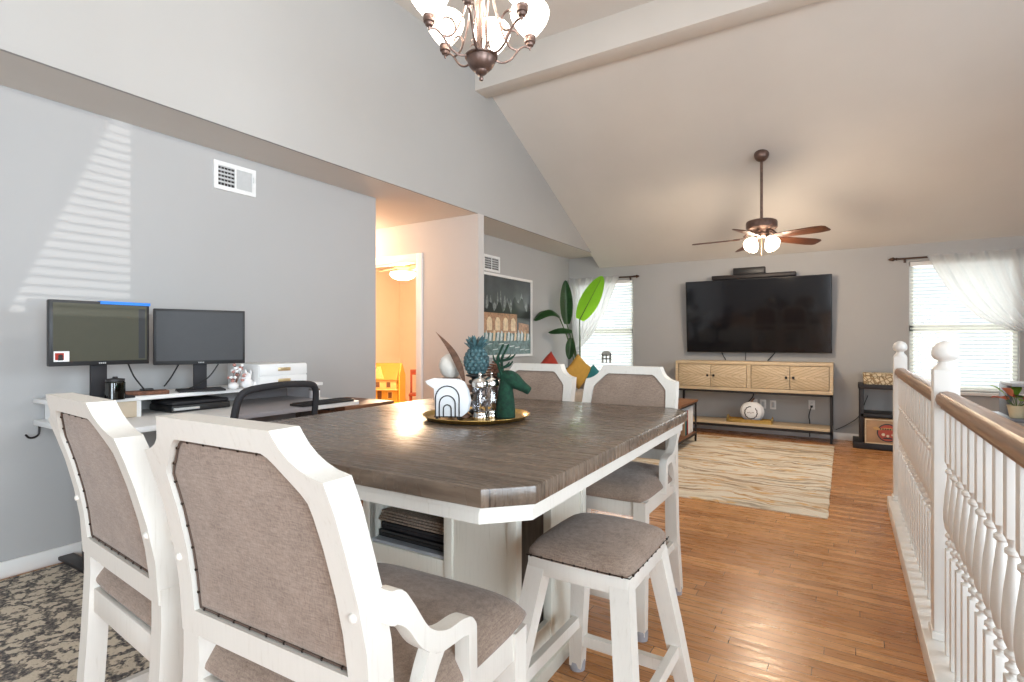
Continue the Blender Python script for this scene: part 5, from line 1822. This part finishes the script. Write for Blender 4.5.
def monitor(cx_, cy_, rz, wid, hei, z0, label, scr, extras):
    t = thing('monitor', label, 'monitor', (cx_, cy_, RZ), rz)
    # local: screen faces -y, x right
    zb = z0 - RZ
    m = MB(); m.box(-wid / 2, wid / 2, -.012, .030, zb, zb + hei, .004); m.box(-wid / 4, wid / 4, .03, .055, zb + .06, zb + hei - .08, .006); m.build('casing', M['black'], t)
    MB().box(-wid / 2 + .014, wid / 2 - .014, -.0135, -.0115, zb + .022, zb + hei - .014).build('screen', scr, t)
    m = MB(); m.box(-.035, .035, .030, .055, .01, zb + .10, .004); m.build('stand_neck', M['mattblack'], t)
    m = MB(); m.box(-.12, .12, -.085, .10, 0.0005, .012, .004); m.build('stand_base', M['mattblack'], t)
    m = MB()
    for dx in (-.012, -.004, .004, .012):
        m.box(dx - .0025, dx + .0025, -.0128, -.0118, zb + .007, zb + .014)
    m.build('maker_mark', M['ventgrey'], t)
    if extras:
        MB().box(-.01, wid / 2 + .003, -.0165, .031, zb + hei - .012, zb + hei + .0035).build('blue_tape', M['bluetape'], t)
        MB().box(wid / 2 - .052, wid / 2 - .022, -.0142, -.0130, zb + .03, zb + hei - .03).build('dark_screen_edge', M['black'], t)
        m = MB(); m.box(-wid / 2 + .016, -wid / 2 + .076, -.0150, -.0134, zb + .022, zb + .072)
        m.mi = 1; m.box(-wid / 2 + .021, -wid / 2 + .055, -.0158, -.0149, zb + .030, zb + .064)
        m.mi = 2; m.ball((-wid / 2 + .042, -.0155, zb + .048), (.010, .001, .010), 10, 6); m.box(-wid / 2 + .032, -wid / 2 + .052, -.0162, -.0154, zb + .028, zb + .042)
        m.build('sticker', [M['paper'], M['red'], M['mattblack']], t)
    return t


monitor(-3.225, 1.213, math.radians(90 - 2.5), .425, .322, 1.058, 'left monitor on the desk riser, with blue tape on its top edge', M['oliveScreen'], True)
monitor(-3.255, 1.725, math.radians(90 - 21), .472, .322, 1.043, 'right monitor on the desk riser, plain dark grey screen', M['greyScreen'], False)
# dark edge of left monitor thickness comes from its casing
gj = thing('green_glass_candle', 'dark green glass candle jar before the left monitor stand', 'candle', (-3.13, 1.235, RZ))
m = MB(); m.lathe([(.040, .0005), (.043, .004), (.043, .085), (.038, .092)], seg=24); m.build('jar', M['greenglass'], gj)
m = MB(); m.lathe([(.041, .092), (.041, .104), (.012, .108), (.010, .116)], seg=20); m.build('lid', M['black'], gj)
m = MB(); m.lathe([(.036, .004), (.036, .055), (.002, .056)], seg=20); m.build('wax', M['green_velvet'], gj)
dk2 = thing('docking_station', 'flat dark brown dock on the riser between the two monitors', 'dock', (-3.27, 1.44, RZ), math.radians(75))
MB().box(-.10, .10, -.045, .045, .0005, .022, .004).build('dock_body', M['cone'], dk2)
MB().box(-.03, .03, -.02, .02, .022, .034, .003).build('dock_plug', M['black'], dk2)
cord('monitor_cable', [(-3.22, 1.33, 1.06), (-3.25, 1.37, .99), (-3.25, 1.41, .93), (-3.26, 1.43, .905)], .004, 'black cable from the left monitor down to the dock')
cord('monitor_cable', [(-3.32, 1.63, 1.04), (-3.30, 1.58, .97), (-3.27, 1.53, .925)], .004, 'black cable from the right monitor lower left corner to the dock')
cord('monitor_cable', [(-3.24, 1.82, 1.04), (-3.245, 1.76, .96), (-3.25, 1.66, .905), (-3.25, 1.58, .90)], .004, 'black cable from behind the right monitor stand to the dock')
cord('monitor_cable', [(-3.24, 1.92, 1.04), (-3.30, 1.97, .97), (-3.40, 2.0, .91)], .004, 'black cable from the right monitor toward the flowers')
# printer like closed laptop dock on lower desk under riser
lp = thing('printer', 'low black printer on the desk under the riser shelf', 'printer', (-3.31, 1.71, DZ))
MB().box(-.16, .10, -.17, .17, .0005, .040, .008).build('printer_body', M['black'], lp)
MB().box(-.155, .095, -.165, .165, .040, .060, .010).build('printer_lid', M['mattblack'], lp)
MB().box(.09, .11, -.16, -.02, .012, .026, .002).build('paper_tray', M['ventgrey'], lp)
# ceramic flower ornament
fo = thing('flower_ornament', 'white ceramic ornament with pink and white blossoms beside the drawers', 'ornament', (-3.14, 1.885, RZ))
m = MB()
m.ball((0, .055, .035), (.036, .036, .034), 16, 10); m.ball((0, .055, .072), (.026, .026, .030), 16, 10); m.ball((0, .10, .022), (.026, .022, .022), 14, 8); m.ball((0, -.03, .024), (.030, .030, .024), 14, 8)
m.ball((.02, .035, .104), (.008, .006, .018), 10, 8); m.ball((.02, .068, .100), (.008, .006, .016), 10, 8)
m.build('ceramic_body', M['paper'], fo)
m = MB()
ro = random.Random(5)
for k in range(26):
    m.mi = 0 if k % 2 else 1
    m.ball((ro.uniform(-.02, .03), -.02 + ro.uniform(-.03, .05), .055 + ro.uniform(0, .10)), (.011, .011, .009), 8, 6)
m.build('blossoms', [M['paper'], plain('dusty pink petals', (.52, .26, .22, 1), .8)], fo)
m = MB()
for k in range(5):
    m.tube([(0, -.02, .02), (ro.uniform(-.02, .02), -.02 + ro.uniform(-.02, .04), .11)], .002, 5)
m.build('twigs', M['cone'], fo)
# drawer boxes
db = thing('drawer_organizer', 'white two-drawer organizer box with gold pulls on the riser end', 'organizer', (-3.265, 2.165, RZ))
MB().box(-.17, .165, -.175, .175, .0005, .148, .004).build('box_body', M['white'], db)
for z0, z1 in ((.006, .070), (.078, .142)):
    m = MB(); m.box(.165, .174, -.172, .172, z0, z1, .002); d_ = m.build('drawer', M['white'], db)
    m = MB(); m.box(.174, .180, -.045, .045, (z0 + z1) / 2 + .004 - .011, (z0 + z1) / 2 + .004 + .011, .003); m.build('pull', M['brass'], d_)
# small jar at desk end
jr = thing('candle_jar', 'small white candle jar with a metal lid at the desk end', 'jar', (-3.21, 2.49, DZ))
m = MB(); m.lathe([(.034, .0005), (.037, .003), (.037, .052), (.035, .056)], seg=22); m.build('jar_body', M['paper'], jr)
m = MB(); m.lathe([(.037, .056), (.038, .058), (.038, .068), (.002, .069)], seg=22); m.build('lid', M['silver'], jr)

# brown cabinet beyond the desk
fc = thing('file_cabinet', 'low brown wood cabinet past the desk end by the hall corner', 'cabinet', (-3.27, 2.83, 0))
MB().box(-.25, .25, -.23, .23, .04, .69, .003).build('cabinet_body', M['brownwood'], fc)
MB().box(-.265, .265, -.24, .24, .69, .715, .003).build('cabinet_top', M['brownwood'], fc)
for z0, z1 in ((.06, .36), (.375, .675)):
    m = MB(); m.box(.25, .266, -.22, .22, z0, z1, .002); d_ = m.build('drawer', M['brownwood'], fc)
    m = MB(); m.tube(smooth_path([(.266, -.05, z1 - .07), (.285, -.045, z1 - .07), (.285, .045, z1 - .07), (.266, .05, z1 - .07)], 4), .005, 8); m.build('handle', M['blackmetal'], d_)
MB().box(-.22, .22, -.2, .2, 0, .04).build('plinth', M['black'], fc)

# keyboard tray / black tablet at desk end
kt = thing('keyboard', 'black keyboard lying near the right end of the desk', 'keyboard', (-2.88, 2.30, DZ), math.radians(90))
MB().box(-.20, .20, -.065, .065, .0005, .016, .004).build('keyboard_base', M['black'], kt)
m = MB()
for r_i in range(5):
    for c_i in range(15):
        m.box(-.188 + c_i * .0252, -.168 + c_i * .0252, -.055 + r_i * .0225, -.037 + r_i * .0225, .016, .020)
m.build('keys', M['mattblack'], kt)

# ================================================================== OFFICE CHAIR
oc = thing('office_chair', 'black mesh-back office chair pulled up to the white desk', 'office chair', (-2.62, 1.585, 0), math.radians(90 + 7))
# local faces +y (towards the desk at -x after rotation)
OW = .238


def oy(z):
    return -.215 - .16 * (z - .5)


bo = [(-OW * .86, .52), (0, .50), (OW * .86, .52), (OW, .56), (OW * 1.03, .70), (OW, .88), (OW * .93, .945), (OW * .72, .972), (0, .982), (-OW * .72, .972), (-OW * .93, .945), (-OW, .88), (-OW * 1.03, .70), (-OW, .56)]
bo = [(p.x, p.z) for p in smooth_path([Vector((x, 0, z - .034)) for x, z in bo + [bo[0]]], 3)][:-1]
m = MB(); m.tube([(x, oy(z) - .02 * (1 - (x / OW) ** 2), z) for x, z in bo], .0165, 10, closed=True); m.build('back_frame', M['mattblack'], oc)
m = MB()
ctr = Vector((0, oy(.71) - .02, .71))
vv = [m.bm.verts.new((x * .97, oy(z) - .02 * (1 - (x / OW) ** 2), z)) for x, z in bo]
cv = m.bm.verts.new(ctr)
for i in range(len(vv)):
    m.bm.faces.new([vv[i], vv[(i + 1) % len(vv)], cv])
m.build('back_mesh', M['chairmesh'], oc, 80)
m = MB()
m.grid(lambda u, v: Vector(((2 * u - 1) * .235, (2 * v - 1) * .225, .475 + .02 * ((1 - (2 * u - 1) ** 6) * (1 - (2 * v - 1) ** 6)))), 12, 12, -.05)
m.build('seat', M['mattblack'], oc, 60)
m = MB(); m.tube(smooth_path([(0, -.02, .42), (0, -.20, .42), (0, -.285, .50), (0, oy(.7) - .035, .70)], 5), .02, 10); m.build('back_support', M['mattblack'], oc)
m = MB(); m.tube([(0, 0, .09), (0, 0, .26)], .028, 14); m.tube([(0, 0, .25), (0, 0, .43)], .018, 14); m.build('gas_column', M['mattblack'], oc)
for k in range(5):
    a = 2 * PI * k / 5 + .3
    e = Vector((math.cos(a), math.sin(a), 0))
    m = MB(); m.tube([e * .02 + Vector((0, 0, .11)), e * .16 + Vector((0, 0, .10)), e * .29 + Vector((0, 0, .075))], [.024, .02, .015], 8); lg = m.build('base_leg', M['mattblack'], oc)
    m = MB(); m.ball(e * .29 + Vector((0, 0, .0475)), (.026, .026, .0255), 12, 8); m.build('caster', M['black'], lg)
for sx_ in (-1, 1):
    m = MB(); m.tube(smooth_path([(sx_ * .20, 0, .44), (sx_ * .27, 0, .46), (sx_ * .275, 0, .62)], 5), .014, 8); m.box(min(sx_ * .25, sx_ * .30), max(sx_ * .25, sx_ * .30), -.12, .12, .618, .645, .008); m.build('armrest', M['mattblack'], oc)
oc.location.z = .0205

# ================================================================== HALL AND BEDROOM
dh = thing('dollhouse', 'yellow toy dollhouse with an orange roof in the bedroom doorway', 'dollhouse', (-5.74, 5.66, .30), math.radians(28))
dh.scale = (.86, .86, .93)
# local: front faces -y
MB().box(-.36, .26, -.10, .26, 0, .40, .004).build('house_body', M['yellow'], dh)
m = MB(); m.box(-.36, .26, -.19, -.10, .20, .34, .004); m.box(-.38, .28, -.20, -.09, .188, .203, .002); m.box(-.38, .28, -.20, -.09, .338, .352, .002); m.build('upper_bay', M['yellowpale'], dh)
m = MB(); m.prism([(-.21, .40), (.30, .40), (.27, .58), (-.0, .60), (-.10, .60)] if False else [(-.22, .352), (.30, .40), (.30, .415), (.05, .60), (.02, .60)], 'x', -.38, .28); m.build('roof', M['orange'], dh)
m = MB(); m.prism([(-.17, .352), (.07, .352), (-.05, .55)], 'y', -.205, -.03); m.build('gable', M['yellowpale'], dh)
m = MB(); m.prism([(-.10, .0), (.26, .0), (.26, .40), (.04, .60), (.02, .60), (-.10, .40)], 'x', .2805, .30); m.build('side_wall', M['yellow'], dh)
for x in (-.225, -.045, .135):
    m = MB(); m.box(x - .045, x + .045, -.197, -.189, .225, .325, .001); m.mi = 1; m.box(x - .032, x + .032, -.199, -.195, .235, .315); m.build('window', [M['yellowpale'], M['toywindow']], dh)
for x in (-.225, .135):
    m = MB(); m.box(x - .045, x + .045, -.107, -.099, .05, .16, .001); m.mi = 1; m.box(x - .030, x + .030, -.109, -.105, .06, .15); m.build('window', [M['yellowpale'], M['toywindow']], dh)
MB().box(-.080, -.010, -.108, -.099, .01, .17, .001).build('door', M['toywindow'], dh)
MB().box(-.40, .32, -.24, .28, -.02, 0, .003).build('base_board', M['yellow'], dh)
bn = thing('toy_bench', 'low wooden bench under the yellow dollhouse', 'bench', (-5.74, 5.66, 0), math.radians(28))
MB().box(-.46, .30, -.28, .26, .25, .2795, .004).build('bench_top', M['lightwood'], bn)
for x in (-.42, .24):
    for y in (-.25, .20):
        MB().box(x, x + .04, y, y + .04, 0, .25).build('leg', M['lightwood'], bn)
rc = thing('child_chair', 'small red-brown wooden chair right of the dollhouse', 'chair', (-5.50, 6.18, 0), math.radians(40))
MB().box(-.17, .17, -.17, .17, .36, .385, .004).build('seat', M['chairred'], rc)
for x in (-.16, .13):
    MB().box(x, x + .03, -.16, -.13, 0, .36).build('leg', M['chairred'], rc)
    MB().box(x, x + .03, .13, .16, 0, .74).build('rear_leg', M['chairred'], rc)
MB().box(-.16, .16, .135, .155, .66, .74, .003).build('back_rail', M['chairred'], rc)
for x in (-.06, .06):
    MB().box(x - .012, x + .012, .138, .152, .385, .66).build('spindle', M['chairred'], rc)
hl = thing('bedroom_ceiling_fan', 'warm lit ceiling fan seen through the hall doorway', 'ceiling fan', (-4.885, 5.15, -.18))
m = MB(); m.tube([(0, 0, ZS - .02), (0, 0, ZS + .18)], .02, 10); m.build('downrod', M['brass'], hl)
m = MB(); m.lathe([(.08, ZS), (.08, ZS - .03), (.10, ZS - .06), (.11, ZS - .14), (.06, ZS - .17), (.05, ZS - .19)], seg=24); m.build('motor_housing', M['brass'], hl)
for k in range(5):
    m = MB(); m.prism([(.10, -.03), (.20, -.055), (.56, -.065), (.60, -.04), (.60, .04), (.56, .065), (.20, .055), (.10, .03)], 'z', -.004, .004, mat=Matrix.Rotation(2 * PI * k / 5 + .35, 4, 'Z') @ Matrix.Translation((0, 0, ZS - .13)) @ Matrix.Rotation(-.2, 4, 'X')); m.build('blade', M['lightwood'], hl)
m = MB(); m.lathe([(.06, ZS - .19), (.16, ZS - .20), (.17, ZS - .23), (.14, ZS - .27), (.08, ZS - .295), (.002, ZS - .30)], seg=28); m.build('light_bowl', M['warmglass'], hl)
point_light('bedroom_bulb', (0, 0, ZS - .48), 130, (1.0, 0.71, 0.46), .12, hl)
# hall ceiling light, out of view round the corner
hc = thing('hall_ceiling_light', 'flush warm ceiling light in the hall', 'ceiling light', (-4.7, 3.88, 0))
m = MB(); m.lathe([(.13, ZS), (.14, ZS - .015), (.13, ZS - .03)], seg=28); m.build('rim', M['brass'], hc)
m = MB(); m.lathe([(.12, ZS - .03), (.11, ZS - .06), (.07, ZS - .09), (.002, ZS - .10)], seg=28); m.build('glass_bowl', M['warmglass'], hc)
point_light('hall_bulb', (0, 0, ZS - .18), 30, (1.0, 0.66, 0.42), .1, hc)

# ================================================================== GREY PLANT SHELF BEYOND THE STAIRS
gs = thing('grey_plant_shelf', 'grey two-tier plant shelf beyond the stair railing', 'shelf', (1.39, 6.30, 0))
MB().box(-.20, .30, -.15, .28, .790, .815, .003).build('top_shelf', M['greytop'], gs)
MB().box(-.26, .30, -.28, .28, .500, .530, .003).build('lower_shelf', M['darkgrey'], gs)
for x in (-.205, .27):
    MB().box(x, x + .03, -.02, .28, 0, .79, .002).build('side_panel', M['darkgrey'], gs)
for x in (-.25, .26):
    MB().box(x, x + .03, -.27, -.24, 0, .50, .002).build('leg', M['darkgrey'], gs)


def potted(x, y, z, r, h, label, name, potmat, leafmat, n, L, w, up, seed):
    t = thing(name, label, 'potted plant', (x, y, z))
    m = MB(); m.lathe([(r * .72, .0005), (r * .76, .004), (r, h * .92), (r * 1.06, h * .93), (r * 1.06, h), (r * .92, h), (r * .9, h * .9), (.004, h * .88)], seg=22); m.build('pot', potmat, t)
    rr = random.Random(seed)
    for k in range(n):
        a = 2 * PI * k / n + rr.uniform(-.3, .3)
        el = up + rr.uniform(-.35, .35)
        d = Vector((math.cos(a) * math.cos(el), math.sin(a) * math.cos(el), math.sin(el)))
        s0 = Vector((math.cos(a) * r * .3, math.sin(a) * r * .3, h * .9))
        LL = L * rr.uniform(.7, 1.15)
        p1 = s0 + d * LL * .35 + Vector((0, 0, .02))
        side = d.cross(Vector((0, 0, 1))).normalized()
        m = MB(); m.tube([s0, p1], .003, 6); stm = m.build('stem', M['stem'], t)
        m = MB()

        def fn(u, v, p1=p1, d=d, side=side, LL=LL):
            ww = w * math.sin(PI * min(1, .05 + .95 * u)) ** .7
            return p1 + d * LL * .65 * u + Vector((0, 0, -.35 * LL * .65 * u * u)) + side * (2 * v - 1) * ww + Vector((0, 0, abs(2 * v - 1) * ww * .3))
        m.grid(fn, 12, 4, .0012); m.build('leaf', leafmat[k % len(leafmat)], stm, 60)


potted(1.215, 6.12, .5305, .062, .105, 'pink-leaved plant in a cream pot on the grey shelf', 'potted_croton', plain('cream glazed pot', (.62, .55, .38, 1), .5), [M['croton'], M['croton'], M['youngleaf']], 11, .25, .036, .7, 4)
potted(1.375, 6.10, .5305, .065, .09, 'bushy light green plant on the grey shelf at the photo edge', 'potted_pothos', M['pot'], [M['youngleaf'], M['leaf'], M['youngleaf']], 16, .20, .034, .75, 9)
